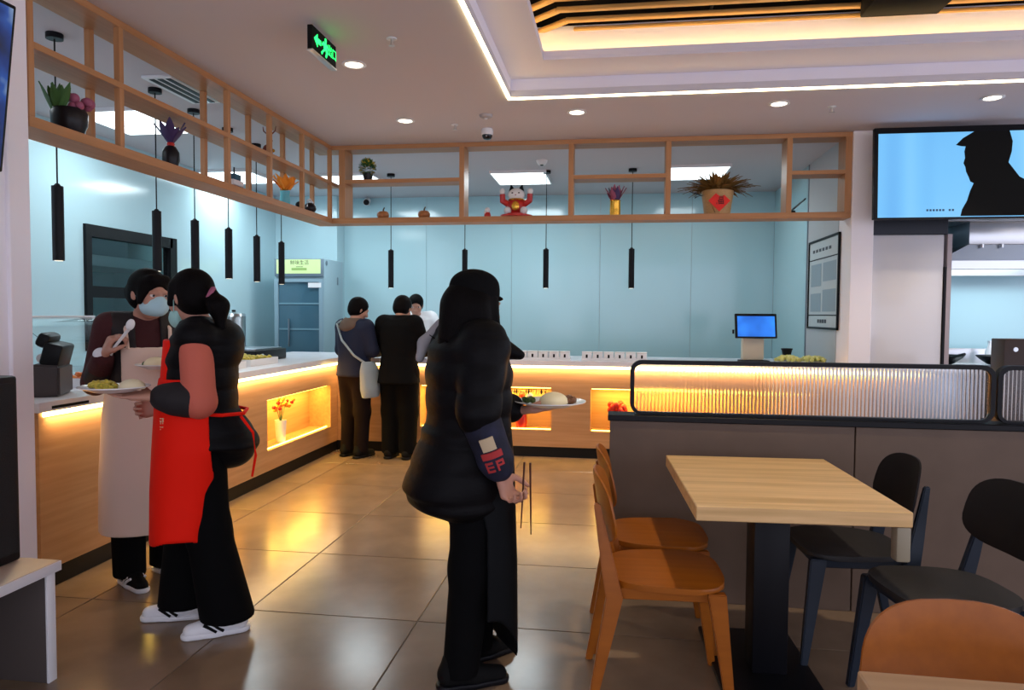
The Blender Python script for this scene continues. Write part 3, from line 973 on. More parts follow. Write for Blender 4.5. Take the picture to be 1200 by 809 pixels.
MB().span((-.385, -.12, -.06), (-.0005, .12, .06), .004).build('bracket', M_BLACK, t)

# ------------------------------------------------------------------ television on the right wall
wt2 = MB()
wt2.span((2.1655, 6.64, 2.215), (5.2, 6.74, CEIL))
struct(wt2.build('wall_front', M_WALLW, smooth=False))
struct(MB().span((2.1655, 6.60, 2.078), (2.775, 6.74, 2.214)).build('trim_4', mat('recess_shade_navy', (.012, .016, .028), .5), smooth=False))  # dark board, coloured as the shadowed space below the television
t = thing('television', 'wide wall television showing the silhouette of a person in a cap', 'television', (2.754, 6.30, 2.54))
t.rotation_euler = (math.radians(-2.5), 0, 0)
TVW, TVH = 1.36, .745
MB().span((-TVW / 2, 0, -TVH / 2), (TVW / 2, .05, TVH / 2), .005).build('housing', M_BLACK, t)
MB().span((-TVW / 2 + .03, -.0015, -TVH / 2 + .012), (TVW / 2 - .03, -.0005, TVH / 2 - .05)).build('display', screen_material('tv_picture', [(0.25, (.10, .36, .78)), (.5, (.16, .50, .88)), (.75, (.27, .64, .92))], 1.0, .5, 1), t, smooth=False)
sil = [(605, 235), (650, 195), (720, 157), (945, 157), (965, 220), (960, 280), (940, 345), (965, 375), (1010, 430), (1090, 470), (1180, 560), (1210, 660), (640, 660), (650, 620), (680, 570), (700, 510), (722, 465), (700, 455), (690, 430), (672, 395), (668, 370), (655, 345), (665, 315), (660, 275), (668, 245), (640, 243)]
m = MB()
pts = [(-TVW / 2 + .003 + (px - 80) * .001166, TVH / 2 - .05 - (py - 157) * .001345) for px, py in sil]
lo = [m.bm.verts.new((x, -.0035, z)) for x, z in pts]
hi = [m.bm.verts.new((x, -.0017, z)) for x, z in pts]
n = len(pts)
m.bm.faces.new(lo)
m.bm.faces.new(list(reversed(hi)))
for k in range(n):
    m.bm.faces.new((lo[k], lo[(k + 1) % n], hi[(k + 1) % n], hi[k]))
m.build('picture_silhouette', M_BLACKM, t, smooth=False)
m = MB()
for k in range(9):
    if k != 6:
        x = -TVW / 2 + .40 + k * .024
        m.span((x, -.0032, -TVH / 2 + .06), (x + .015, -.0017, -TVH / 2 + .076))
m.build('subtitle_marks', mat('subtitle_ink', (.02, .06, .16), .6), t, smooth=False)
MB().span((-.25, .0505, -.12), (.25, .33, .12), .004).build('bracket', M_BLACK, t)

# ------------------------------------------------------------------ cooking stall behind the half wall
st = thing('steel_cabinet', 'tall glossy white steel cabinet between the white pier and the stall', 'cabinet')
MB().span((2.1665, 6.63, .02), (2.755, 7.2, 2.077), .004).build('body', mat('glossy_white_steel', (.70, .69, .71), .22, coat=.5), st)
MB().span((2.17, 6.612, .06), (2.752, 6.629, 2.07), .004).build('door', mat('glossy_white_steel', (.70, .69, .71), .22), st)
struct(MB().span((2.757, 6.60, 0), (2.775, 6.74, 1.8)).build('trim_5', M_BLACK, smooth=False))
struct(MB().span((2.776, 6.60, 0), (2.812, 6.74, 2.077)).build('trim_6', mat('pink_grey_post', (.42, .36, .38), .4), smooth=False))
struct(MB().span((2.77, 8.35, 0), (5.2, 8.45, CEIL)).span((2.77, 7.21, 0), (2.80, 8.35, CEIL)).build('wall_stall', M_KWALL, smooth=False))
h = thing('extractor_hood', 'stainless extractor hood above the cooking stall at right', 'hood')
m = MB()
a = [(2.98, 6.85, 1.83), (4.9, 6.85, 1.83), (4.9, 8.1, 1.83), (2.98, 8.1, 1.83)]
MB().span((3.10, 6.95, 2.02), (4.9, 8.1, 2.22), .004).build('front_box', M_STEEL, h)
MB().span((2.88, 6.90, 2.2205), (4.9, 8.1, 2.232), .002, 1).build('top_plate', M_STEEL, h)
m = MB().span((2.84, 6.93, 1.80), (4.9, 6.98, 1.88), .003, 1).span((2.84, 6.98, 1.80), (2.89, 8.1, 1.88), .003, 1).span((2.89, 8.05, 1.80), (4.9, 8.1, 1.88), .003, 1)
m.build('gutter_rim', M_STEEL, h)
m = MB()
V = [m.bm.verts.new(p) for p in ((2.85, 6.95, 1.88), (4.9, 6.95, 1.88), (4.9, 8.1, 1.88), (2.85, 8.1, 1.88), (3.10, 6.96, 2.021), (4.9, 6.96, 2.021), (4.9, 8.1, 2.021), (3.10, 8.1, 2.021))]
for q in ((0, 1, 5, 4), (1, 2, 6, 5), (2, 3, 7, 6), (3, 0, 4, 7)):
    m.bm.faces.new([V[k] for k in q])
m.build('sloped_skirt', M_STEELD, h, smooth=False)
for x in (3.2, 3.36):
    MB().cyl((x, 6.93, 1.99), (x, 6.93, 2.02), .012, seg=12).build('hook', M_STEEL, h)
area_light('stall_lamp', (3.8, 7.5, 1.99), 1.2, .5, 16, K_COOL)
for q, (x, w_) in enumerate(((2.86, .11), (3.18, .10))):
    bx = thing('storage_box', ['teal plastic box on the left end of the hood', 'small teal plastic box on top of the stall hood'][q], 'box', (x + w_ / 2, 7.0, (1.885, 2.2205)[q]))
    if q == 0:
        bx.location = (3.0, 6.98, 2.2325)
    else:
        bx.location = (3.27, 6.98, 2.2325)
    MB().box((0, 0, .03), (w_, .12, .06), None, .006).build('body', mat('teal_plastic', (.25, .60, .58), .4), bx)
    MB().box((0, 0, .066), (w_ + .012, .13, .012), None, .004).build('lid', mat('teal_plastic', (.25, .60, .58), .4), bx)
r = thing('cooking_range', 'steel cooking range below the hood at right', 'range')
MB().span((2.85, 7.0, .1), (4.9, 7.9, .86), .004).build('body', M_STEELD, r)
MB().span((2.83, 6.97, .86), (4.9, 7.92, .90), .004).build('worktop', M_STEEL, r)
MB().span((2.85, 7.90, .9), (4.9, 7.93, 1.06), .004).build('splash_back', M_STEEL, r)
for q, x in enumerate((3.08, 3.56)):
    w_ = thing('wok', ['black wok on the left burner of the range', 'black wok on the range behind the dark box'][q], 'pan', (x, 7.35, .903))
    MB().lathe([(0, .02), (.08, .03), (.15, .08), (.18, .11), (.175, .115), (.14, .085), (.07, .04), (0, .03)]).build('bowl', M_BLACK, w_)
    MB().cyl((0, 0, 0), (0, 0, .02), .13, seg=20).build('burner_ring', M_STEELD, w_)
    MB().cyl((.0, -.17, .1), (.03, -.36, .14), .013, seg=10).build('handle', M_BLACK, w_)
g = thing('pressure_gauge', 'small round white dial with a black ring on the stall back wall', 'gauge', (3.42, 8.32, 1.22))
MB().cyl((0, .029, 0), (0, -.0, 0), .075, seg=24).build('case', M_BLACK, g)
MB().cyl((0, -.0005, 0), (0, -.004, 0), .06, seg=24).build('dial', M_WHITEP, g)
for q, (x, lab) in enumerate([(3.05, 'white bottle at the left of the range'), (3.22, 'white bottle second from the left on the range'), (3.66, 'white bottle on the range right of the round dial')]):
    bt = thing('bottle', lab, 'bottle', (x, 7.72, .901), 0, 'bottles on the range')
    MB().lathe([(0, 0), (.035, 0), (.037, .14), (.014, .19), (.014, .22), (0, .22)]).build('body', M_WHITEP, bt)
    MB().lathe([(0, .221), (.016, .221), (.016, .245), (0, .245)]).build('cap', M_STEEL, bt)
bx = thing('dark_cabinet', 'dark brown cabinet top with a round badge behind the second screen', 'cabinet', (2.32, 4.24, 0))
MB().box((0, 0, .63), (.54, .14, 1.26), None, .006).build('body', mat('dark_brown_lacquer', (.045, .02, .012), .4), bx)
MB().cyl((-.215, -.0705, 1.205), (-.215, -.075, 1.205), .012, seg=20).build('round_badge', M_STEEL, bx)

# framed notice on the grey side panel
nb = thing('notice_board', 'framed notice with printed rows on the grey side wall', 'notice', (RIGHT_KX, 7.33, 1.69))
MB().span((-.006, -.50, -.43), (-.0005, .50, .43)).build('sheet', mat('notice_paper', (.55, .60, .62), .5), nb, smooth=False)
m = MB()
for a, b_ in (((-.51, -.44), (-.49, .44)), ((.49, -.44), (.51, .44)), ((-.51, -.44), (.51, -.42)), ((-.51, .42), (.51, .44))):
    m.span((-.018, a[0], a[1]), (-.001, b_[0], b_[1]))
m.build('frame', M_BLACK, nb, smooth=False)
MB().span((-.0085, -.488, .24), (-.0062, .488, .25)).span((-.0085, -.488, -.31), (-.0062, .488, -.30)).build('rule', M_BLACK, nb, smooth=False)
m = MB()
for k in range(6):
    m.span((-.008, .30 - k * .11, .315), (-.0062, .37 - k * .11, .345))
m.build('title_marks', mat('print_ink', (.06, .07, .09), .6), nb, smooth=False)
m = MB()
for k in range(4):
    m.span((-.008, .10 - k * .08, -.38), (-.0062, .16 - k * .08, -.345))
m.build('footer_marks', mat('print_ink', (.06, .07, .09), .6), nb, smooth=False)
for y0, y1, z0, z1 in ((.06, .42, -.02, .20), (.06, .42, -.27, -.09), (-.42, 0, .02, .20), (-.42, 0, -.27, -.06)):
    MB().span((-.008, y0, z0), (-.0062, y1, z1)).build('printed_block', mat('notice_block', (.30, .38, .44), .5), nb, smooth=False)

# ------------------------------------------------------------------ drinks fridge in the corner
fr = thing('drinks_fridge', 'glass door drinks fridge with a pale green header in the corner', 'fridge', (-3.93, 8.60, 0))
FWd = .32
MB().span((-FWd, .03, .05), (FWd, .66, 2.055), .01).build('body', mat('fridge_grey', (.30, .42, .48), .4), fr)
MB().span((-FWd, -.012, 1.83), (FWd, .029, 2.05), .006).build('header_frame', mat('fridge_trim', (.16, .22, .28), .35), fr)
hb = MB().span((-FWd + .03, -.016, 1.865), (FWd - .03, -.0125, 2.04)).build('header_sign', mat('header_green', (.50, .66, .30), .5, emit=(.60, .80, .36), strength=.35), fr, smooth=False)
M_INKG = mat('header_ink', (.03, .05, .01), .6)
lettering('鲜味生活', .062, M_INKG, hb, (.015, -.0165, 1.998), (PI / 2, 0, 0), .0006)
m = MB()
m.span((-.03, -.0172, 1.945), (.06, -.0161, 1.952))
m.build('small_print', M_INKG, hb, smooth=False)
MB().span((-.09, -.0172, 1.905), (.11, -.0161, 1.935)).build('header_band', mat('header_band', (.32, .5, .14), .5), hb, smooth=False)
m = MB()
for a, b_ in (((-FWd, .12), (-FWd + .05, 1.80)), ((FWd - .05, .12), (FWd, 1.80)), ((-FWd + .05, .12), (FWd - .05, .17)), ((-FWd + .05, 1.76), (FWd - .05, 1.80))):
    m.span((a[0], -.02, a[1]), (b_[0], .025, b_[1]))
dr = m.build('door', mat('fridge_door', (.26, .38, .46), .35), fr, smooth=False)
MB().span((-FWd + .051, .002, .171), (FWd - .051, .008, 1.759)).build('pane', mat('fridge_glass', (.06, .14, .20), .08, coat=.3), dr, smooth=False)
MB().span((FWd - .19, -.0225, 1.69), (FWd - .02, -.0205, 1.75)).build('door_sticker', M_WHITEP, dr, smooth=False)
MB().span((-FWd + .19, -.045, .95), (-FWd + .205, -.0205, 1.3), .004).build('handle', M_STEELD, dr)
for z in (.55, .86, 1.16, 1.48):
    MB().span((-FWd + .052, -.004, z), (FWd - .052, .0015, z + .02)).build('shelf_edge', mat('shelf_edge', (.16, .30, .38), .4), fr, smooth=False)
MB().cyl((FWd + .0005, .10, 2.0), (FWd + .006, .10, 2.0), .03, seg=16).build('side_badge', M_STEELD, fr)
MB().span((FWd + .0005, .45, 1.74), (FWd + .004, .49, 1.84)).build('side_label', M_STEELD, fr, smooth=False)
# ------------------------------------------------------------------ ornaments on the shelves
ZB, ZML, ZMB = SZB1 + .0005, SZM + .0325, SZM + .0455


def leaves(parent, name, mtl, base, n, length, width, spread, droop, seed, up=1.0, jitter=.02):
    r = random.Random(seed)
    for k in range(n):
        a = 2 * PI * (k + r.random() * .6) / n
        s = spread * (.35 + .65 * r.random())
        m = MB().leaf((base[0] + r.uniform(-jitter, jitter), base[1] + r.uniform(-jitter, jitter), base[2]), (math.cos(a) * s, math.sin(a) * s, up), length * r.uniform(.75, 1.1), width, droop * r.random())
        m.build(name, mtl, parent)


# left shelf
p = thing('potted_plant', 'dark pot with green sprig and pink flowers on the left shelf', 'plant', (SX - .10, 3.37, ZB))
MB().lathe([(0, 0), (.06, 0), (.082, .05), (.085, .11), (.075, .13), (.066, .128), (.062, .10), (0, .10)]).build('pot', M_POTD, p)
leaves(p, 'leaf', M_GREEN, (-.02, -.05, .10), 14, .16, .045, .55, .03, 1)
r = random.Random(3)
for k in range(12):
    MB().ball((.02 + r.uniform(-.06, .06), .04 + r.uniform(-.06, .06), .155 + r.uniform(-.02, .04)), r.uniform(.02, .03), 10).build('blossom', M_PINKF, p)
p = thing('vase', 'black vase with tall dark purple leaves on the left shelf', 'vase', (SX - .10, 4.22, ZB))
MB().lathe([(0, 0), (.035, 0), (.052, .05), (.05, .10), (.03, .135), (.02, .14), (0, .13)]).build('body', M_POTD, p)
MB().lathe([(.020, .138), (.024, .15), (.02, .16), (0, .16)]).build('neck_ribbon', M_REDP, p)
leaves(p, 'leaf', M_PURPLE, (0, 0, .15), 11, .155, .06, .8, .02, 5, jitter=.006)
p = thing('model_boat', 'small teal and white model boat on the left shelf', 'ornament', (SX - .10, 5.0, ZB))
MB().prism([(-.035, -.09), (.035, -.09), (.04, .04), (0, .11), (-.04, .04)], .025, .065, .006).build('hull', M_WHITEP, p)
MB().span((-.028, -.06, .066), (.028, .03, .11), .005).build('cabin', mat('teal_paint', (.02, .09, .14), .4), p)
MB().cyl((0, -.02, .11), (0, -.02, .16), .006, seg=8).build('mast', M_BLACK, p)
MB().span((-.03, -.07, 0), (.03, .06, .0245), .004).build('stand', mat('brown_stand', (.10, .04, .03), .5), p)
p = thing('deer_ornament', 'reddish brown antlered ornament on the upper left shelf', 'ornament', (SX - .10, 5.50, ZML))
MB().ball((0, 0, .05), (.04, .05, .05), 16).cyl((0, .02, .07), (0, .03, .13), .02, .016).ball((0, .035, .14), (.022, .03, .022), 12).build('body', mat('red_brown_glaze', (.16, .03, .02), .35), p)
for s in (-1, 1):
    MB().tube([(0, .03, .155), (s * .02, .03, .19), (s * .05, .03, .215), (s * .055, .03, .25)], [.007, .006, .005, .003]).tube([(s * .02, .03, .19), (s * .015, .03, .235)], [.005, .003]).build('antler', mat('red_brown_glaze', (.16, .03, .02), .35), p)
MB().ball((.036, .02, .055), .014, 10).build('gold_bell', M_GOLD, p)
p = thing('vase', 'blue vase with a ball of orange flowers on the left shelf', 'vase', (SX - .10, 5.80, ZB))
MB().lathe([(0, 0), (.04, 0), (.045, .03), (.038, .10), (.042, .125), (.036, .125), (.03, .1), (0, .09)]).build('body', M_BLUEP, p)
leaves(p, 'petal', M_ORANGE, (0, 0, .14), 40, .14, .06, 1.2, .0, 9, up=.9, jitter=.03)
p = thing('ball_ornament', 'small black ball ornament beside the blue vase', 'ornament', (SX - .08, 5.965 + .07, ZB))
MB().ball((0, 0, .042), .034, 16).build('ball', M_BLACK, p)
MB().cyl((0, 0, 0), (0, 0, .012), .022, seg=16).build('foot', M_BLACK, p)
p = thing('teapot_ornament', 'dark round teapot with pale handle on the left shelf end', 'ornament', (SX - .09, 6.28, ZB))
MB().ball((0, 0, .052), (.055, .06, .05), 18).build('body', M_POTD, p)
MB().tube([(.0, -.055, .06), (0, -.06, .11), (0, 0, .135), (0, .06, .11), (0, .055, .06)], .007).build('handle', M_WHITEP, p)
MB().tube([(0, .05, .05), (0, .085, .065), (0, .1, .09)], [.014, .010, .008]).build('spout', M_POTD, p)
MB().ball((0, 0, .103), .012, 10).build('lid_knob', M_WHITEP, p)

# back shelf
p = thing('potted_plant', 'small round bush in a dark pot on the back shelf', 'plant', (-2.35, SY + .10, ZMB))
MB().lathe([(0, 0), (.035, 0), (.048, .06), (.05, .075), (.042, .073), (0, .06)]).build('pot', M_POTD, p)
r = random.Random(11)
m, m2 = MB(), MB()
for k in range(260):
    v = Vector((r.gauss(0, 1), r.gauss(0, 1), r.gauss(0, 1))).normalized()
    q = Vector((0, 0, .13)) + Vector((v.x * .06, v.y * .06, v.z * .068)) * r.uniform(.75, 1)
    (m if k % 4 else m2).leaf(q, v + Vector((0, 0, .4)), .034, .020, .0, n=2)
m.build('foliage', M_GREEN, p)['kind'] = 'stuff'
m2.build('yellow_foliage', M_YELLOWF, p)['kind'] = 'stuff'
for q, (x, lab) in enumerate([(-2.20, 'small brown pumpkin at the left end of the back shelf'), (-1.80, 'small brown pumpkin nearer the lucky cat on the back shelf')]):
    p = thing('pumpkin', lab, 'pumpkin', (x, SY + .10, ZB), 0, 'little pumpkins on the back shelf')
    m = MB()
    for k in range(9):
        a = 2 * PI * k / 9
        m.ball((math.cos(a) * .026, math.sin(a) * .026, .036), (.032, .032, .036), 10)
    m.build('body', M_PUMP, p)
    MB().tube([(0, 0, .065), (.004, 0, .09), (.014, 0, .108)], [.009, .007, .006]).build('stem', mat('dry_stem', (.10, .06, .02), .7), p)
p = thing('figurine', 'tiny white and red figurine left of the lucky cat', 'ornament', (-1.19, SY + .09, ZB))
MB().lathe([(0, 0), (.03, 0), (.032, .02), (.024, .045), (.0, .05)]).build('robe', M_REDP, p)
MB().ball((0, 0, .068), .026, 14).build('head', M_PORC, p)
MB().ball((-.02, -.018, .045), .012, 10).build('paw', M_PORC, p)
c = thing('lucky_cat', 'white lucky cat with black ears and red robe on the back shelf', 'ornament', (-.92, SY + .10, ZB))
MB().lathe([(0, 0), (.15, 0), (.15, .016), (.10, .022), (.10, .03), (0, .03)]).build('base', M_REDP, c)
MB().ball((0, 0, .10), (.085, .07, .085), 20).build('body', M_REDP, c)
MB().ball((0, -.006, .205), (.078, .062, .062), 20).build('head', M_PORC, c)
for s in (-1, 1):
    MB().cyl((s * .042, 0, .245), (s * .052, 0, .298), .030, .004, seg=14).build('ear', M_BLACK, c)
    MB().tube([(s * .075, -.01, .12), (s * .125, -.02, .15), (s * .13, -.025, .21)], [.03, .03, .026]).build('arm', M_REDP, c)
    MB().ball((s * .13, -.025, .235), (.026, .026, .03), 12).build('paw', M_PORC, c)
    MB().ball((s * .075, -.05, .055), (.036, .04, .036), 12).build('foot', M_PORC, c)
    MB().ball((s * .03, -.062, .215), (.010, .006, .006), 8).build('eye', M_BLACK, c)
MB().lathe([(.07, .150), (.078, .158), (.07, .166)]).build('collar', M_GOLD, c)
MB().ball((0, -.075, .095), (.036, .014, .044), 12).build('gold_coin', M_GOLD, c)
MB().ball((0, -.070, .195), (.007, .006, .005), 8).build('nose', M_PINKF, c)
p = thing('vase', 'gold vase with dark pink flowers on the back shelf', 'vase', (-.015, SY + .10, ZB))
MB().lathe([(0, 0), (.048, 0), (.05, .05), (.047, .13), (.052, .14), (.045, .14), (.04, .12), (0, .10)]).build('body', M_GOLD, p)
leaves(p, 'petal', M_PINKF, (0, 0, .12), 16, .16, .055, .65, .01, 17, jitter=.02)
leaves(p, 'petal', M_PURPLE, (0, 0, .12), 8, .15, .05, .5, .01, 18, jitter=.02)
p = thing('flower_pot', 'straw coloured pot with red diamond and dried brown flowers, back shelf', 'plant', (.885, SY + .105, ZB))
MB().lathe([(0, 0), (.112, 0), (.125, .10), (.142, .205), (.132, .21), (.118, .17), (0, .16)], seg=36).build('pot', M_POTT, p)
dm = MB().box((0, -.1345, .105), (.135, .006, .135), (math.radians(-9), PI / 4, 0)).build('red_diamond', mat('red_paper', (.75, .015, .01), .5), p, smooth=False)
lettering('福', .085, mat('black_ink', (.01, .008, .008), .6), p, (0, -.1385, .105), (PI / 2 - math.radians(9), 0, 0), .0008)
r = random.Random(23)
m = MB()
for k in range(230):
    a = r.uniform(0, 2 * PI)
    s = r.uniform(.1, 1)
    m.leaf((math.cos(a) * .09 * s, math.sin(a) * .07 * s, .19), (math.cos(a) * 1.9 * s, math.sin(a) * .9 * s, .75 + r.random() * .4), r.uniform(.14, .28) * (.7 + .5 * s), .042, .13 * s, n=3)
m.build('dried_flowers', M_BROWNF, p)['kind'] = 'stuff'
leaves(p, 'hanging_leaf', M_POTD, (-.13, -.02, .17), 4, .17, .035, .6, .22, 31, up=.1)
p = thing('leaf_ornament', 'dark teal curved leaf ornament at the right end of back shelf', 'ornament', (1.54, SY + .12, ZB))
MB().tube([(0, 0, .0), (.0, 0, .03)], [.022, .016]).build('foot', M_BLACK, p)
MB().leaf((-.02, 0, .03), (.5, 0, .45), .16, .10).build('leaf', mat('teal_dark', (.02, .07, .09), .3), p)

# ------------------------------------------------------------------ vases in the niches
p = thing('vase', 'white vase with orange orchid sprays in the lit left niche', 'vase', (CX - .09, 5.83, NZ0 + .0005))
MB().lathe([(0, 0), (.035, 0), (.04, .02), (.05, .19), (.044, .19), (.036, .05), (0, .04)]).build('body', M_PORC, p)
r = random.Random(2)
for k, (dy, h) in enumerate([(-.16, .17), (-.08, .21), (.02, .22), (.10, .20), (.2, .18)]):
    pts = [(0, 0, .16), (0, dy * .4, .16 + h * .75), (0.01, dy, .16 + h)]
    sm = MB().tube(pts, .003).build('stem', M_GREEN, p)
    for q in range(4):
        t = .45 + .55 * q / 3
        MB().ball((.01 + r.uniform(-.01, .02), dy * t, .155 + h * (.6 + .4 * t) + r.uniform(-.015, .01)), (.017, .021, .017), 8).build('blossom', M_ORANGE if (k + q) % 3 else M_REDF, sm)
p = thing('vase', 'striped vase with red flowers in back niche beside the glass screen', 'vase', (.03, CY + .09, NZ0 + .0005))
MB().lathe([(0, 0), (.05, 0), (.06, .05), (.075, .17), (.068, .17), (.05, .05), (0, .04)]).build('body', mat('striped_glaze', (.60, .34, .18), .3, color2=(.25, .08, .04), nscale=6, stretch=(14, 14, .3)), p)
for k in range(11):
    a = 2 * PI * k / 11
    MB().ball((.065 * math.cos(a), .05 * math.sin(a), .20 + .025 * (k % 3)), .034, 10).build('blossom', M_REDF, p)
p = thing('vase', 'low vase of red and cream flowers in the middle back niche', 'vase', (-.90, CY + .09, NZ0 + .0005))
MB().lathe([(0, 0), (.045, 0), (.06, .06), (.05, .14), (.044, .14), (.04, .05), (0, .04)]).build('body', M_REDP, p)
for k in range(12):
    a = 2 * PI * k / 12
    MB().ball((.10 * math.cos(a), .06 * math.sin(a), .20 + .04 * (k % 4)), .033, 10).build('blossom', (M_REDF, M_YELLOWF, M_PORC)[k % 3], p)
leaves(p, 'leaf', M_GREEN, (0, -.02, .14), 8, .11, .04, 1.0, .03, 41)
g = tag(MB().tube([(-1.08, CY + .05, .654), (-.88, CY + .045, .647), (-.64, CY + .05, .654)], .003).build('garland', M_POTD), 'thin dark leaf garland hanging under the top of back niche', 'garland')
r = random.Random(8)
for k in range(18):
    MB().leaf((-1.06 + k * .024, CY + .047, .648), (r.uniform(-.5, .5), r.uniform(-.3, .1), -1), .05, .026, 0, n=2).build('leaf', M_POTD, g)

# ------------------------------------------------------------------ things on the worktops
WT = CT1 + .0005
s = thing('weighing_scale', 'dark countertop scale with screen at the near end of left counter', 'scale', (-3.01, 3.39, WT), math.radians(-62))
m = MB()
V = []
for x in (-.15, .15):
    V.append([m.bm.verts.new((x, y, z)) for y, z in ((-.22, 0), (.14, 0), (.14, .16), (.02, .17), (-.20, .07))])
m.bm.faces.new(V[0])
m.bm.faces.new(list(reversed(V[1])))
for k in range(5):
    m.bm.faces.new((V[0][k], V[0][(k + 1) % 5], V[1][(k + 1) % 5], V[1][k]))
bmesh.ops.bevel(m.bm, geom=list(m.bm.edges), offset=.012, segments=2, affect='EDGES')
m.build('body', mat('dark_brown_plastic', (.060, .045, .045), .45), s)
MB().box((0, .10, .215), (.27, .09, .12), (math.radians(-14), 0, 0), .015).build('printer_head', M_BLACK, s)
MB().box((0, .06, .29), (.24, .06, .075), (math.radians(-25), 0, 0), .02).build('display_back', M_BLACK, s)
MB().cyl((-.02, .045, .195), (.07, .045, .195), .026, seg=14).build('paper_roll', M_WHITEP, s)
MB().ball((.0, -.16, .105), .014, 10).build('knob', M_STEEL, s)
sg = thing('sneeze_guard', 'curved clear glass guard with a white top rail beyond the scale', 'guard', (0, 0, 0))
m = MB()
path = [(-3.10, .0), (-3.12, .15), (-3.2, .27), (-3.33, .36), (-3.5, .40)]
y0, y1 = 3.95, 4.8
V = []
for y in (y0, y1):
    for off in (0, .006):
        V.append([m.bm.verts.new((x - .27 - off, y, WT + z)) for x, z in path])
for k in range(len(path) - 1):
    m.bm.faces.new((V[0][k], V[0][k + 1], V[2][k + 1], V[2][k]))
    m.bm.faces.new((V[1][k], V[3][k], V[3][k + 1], V[1][k + 1]))
    for i in (0, 2):
        m.bm.faces.new((V[i][k], V[i + 1][k], V[i + 1][k + 1], V[i][k + 1]))
m.bm.faces.new((V[0][0], V[2][0], V[3][0], V[1][0]))
m.bm.faces.new((V[0][-1], V[1][-1], V[3][-1], V[2][-1]))
m.build('glass_sheet', M_GLASS, sg)
MB().span((-3.795, y0, WT + .395), (-3.765, y1, WT + .41), .004).build('top_rail', M_WHITEP, sg)
for y in (y0 + .01, y1 - .01):
    MB().cyl((-3.60, y, WT), (-3.78, y, WT + .4), .010, seg=10).build('post', M_STEEL, sg)


def food_heap(n, r0, hz, seed, size):
    rr = random.Random(seed)
    m = MB()
    for k in range(n):
        a, q = rr.uniform(0, 2 * PI), math.sqrt(rr.random()) * r0
        m.ball((math.cos(a) * q, math.sin(a) * q, hz * (1 - (q / r0) ** 2) + size * .5), (size * rr.uniform(.7, 1.2), size * rr.uniform(.7, 1.2), size * rr.uniform(.5, .9)), 8, (rr.random() * 3, rr.random() * 3, 0))
    return m


def tray(x, y, label, food_m, seed, rz=0.0):
    t = thing('serving_tray', label, 'tray', (x, y, WT), rz, 'food trays along the left counter')
    m = MB()
    a, b, h, th = .17, .24, .055, .006
    m.span((-a, -b, 0), (a, b, th)).span((-a, -b, th), (-a + th, b, h)).span((a - th, -b, th), (a, b, h)).span((-a + th, -b, th), (a - th, -b + th, h)).span((-a + th, b - th, th), (a - th, b, h))
    m.build('pan', M_PORC, t, smooth=False)
    rr = random.Random(seed)
    m = MB()
    for k in range(70):
        m.ball((rr.uniform(-.13, .13), rr.uniform(-.2, .2), .03 + rr.uniform(0, .03)), (.028, .024, .018), 8, (rr.random(), rr.random(), rr.random() * 3))
    f = m.build('food_filling', food_m, t)
    f['kind'] = 'stuff'
    return t


tray(-3.06, 3.98, 'white tray of red stew behind the scale', M_FOODR, 1)
tray(-3.08, 4.56, 'white tray of pale noodles behind the woman in the white apron', M_BUN, 2)
tray(-3.08, 5.15, 'white tray of brown meat on left counter behind the red apron', M_FOODB, 3)
tray(-3.10, 5.74, 'white tray of yellow food on the left counter before the steel urn', M_FOODY, 4)
w = thing('food_warmer', 'black food warmer on the left counter below the steel urn', 'warmer', (-3.36, 6.33, WT))
MB().span((-.20, -.30, 0), (.20, .30, .10), .012).build('housing', M_BLACK, w)
MB().span((-.17, -.26, .1005), (.17, .26, .112), .004).build('rim', M_STEELD, w)
MB().cyl((.201, -.2, .05), (.215, -.2, .05), .018, seg=14).build('dial', M_STEEL, w)
kt = thing('work_bench', 'steel work bench along the left kitchen wall', 'bench')
MB().span((-4.59, 3.2, .86), (-4.08, 8.25, .9), .004).build('worktop', M_STEEL, kt)
MB().span((-4.59, 3.22, .08), (-4.12, 8.23, .8595), .004).build('cabinet', M_STEELD, kt)
u = thing('water_urn', 'round stainless water urn on the bench before the fridge', 'urn', (-4.22, 7.55, .9005))
MB().lathe([(0, 0), (.125, 0), (.125, .42), (.13, .43), (.12, .46), (.04, .48), (0, .48)], seg=32).build('body', M_STEEL, u)
MB().lathe([(0, .4805), (.02, .48), (.022, .50), (0, .505)]).build('lid_knob', M_BLACK, u)
MB().tube([(.12, -.03, .08), (.16, -.04, .08), (.17, -.04, .05)], .011).build('tap', M_STEEL, u)
for s_ in (-1, 1):
    MB().tube([(0, s_ * .125, .30), (0, s_ * .155, .32), (0, s_ * .155, .36), (0, s_ * .125, .38)], .008).build('handle', M_BLACK, u)
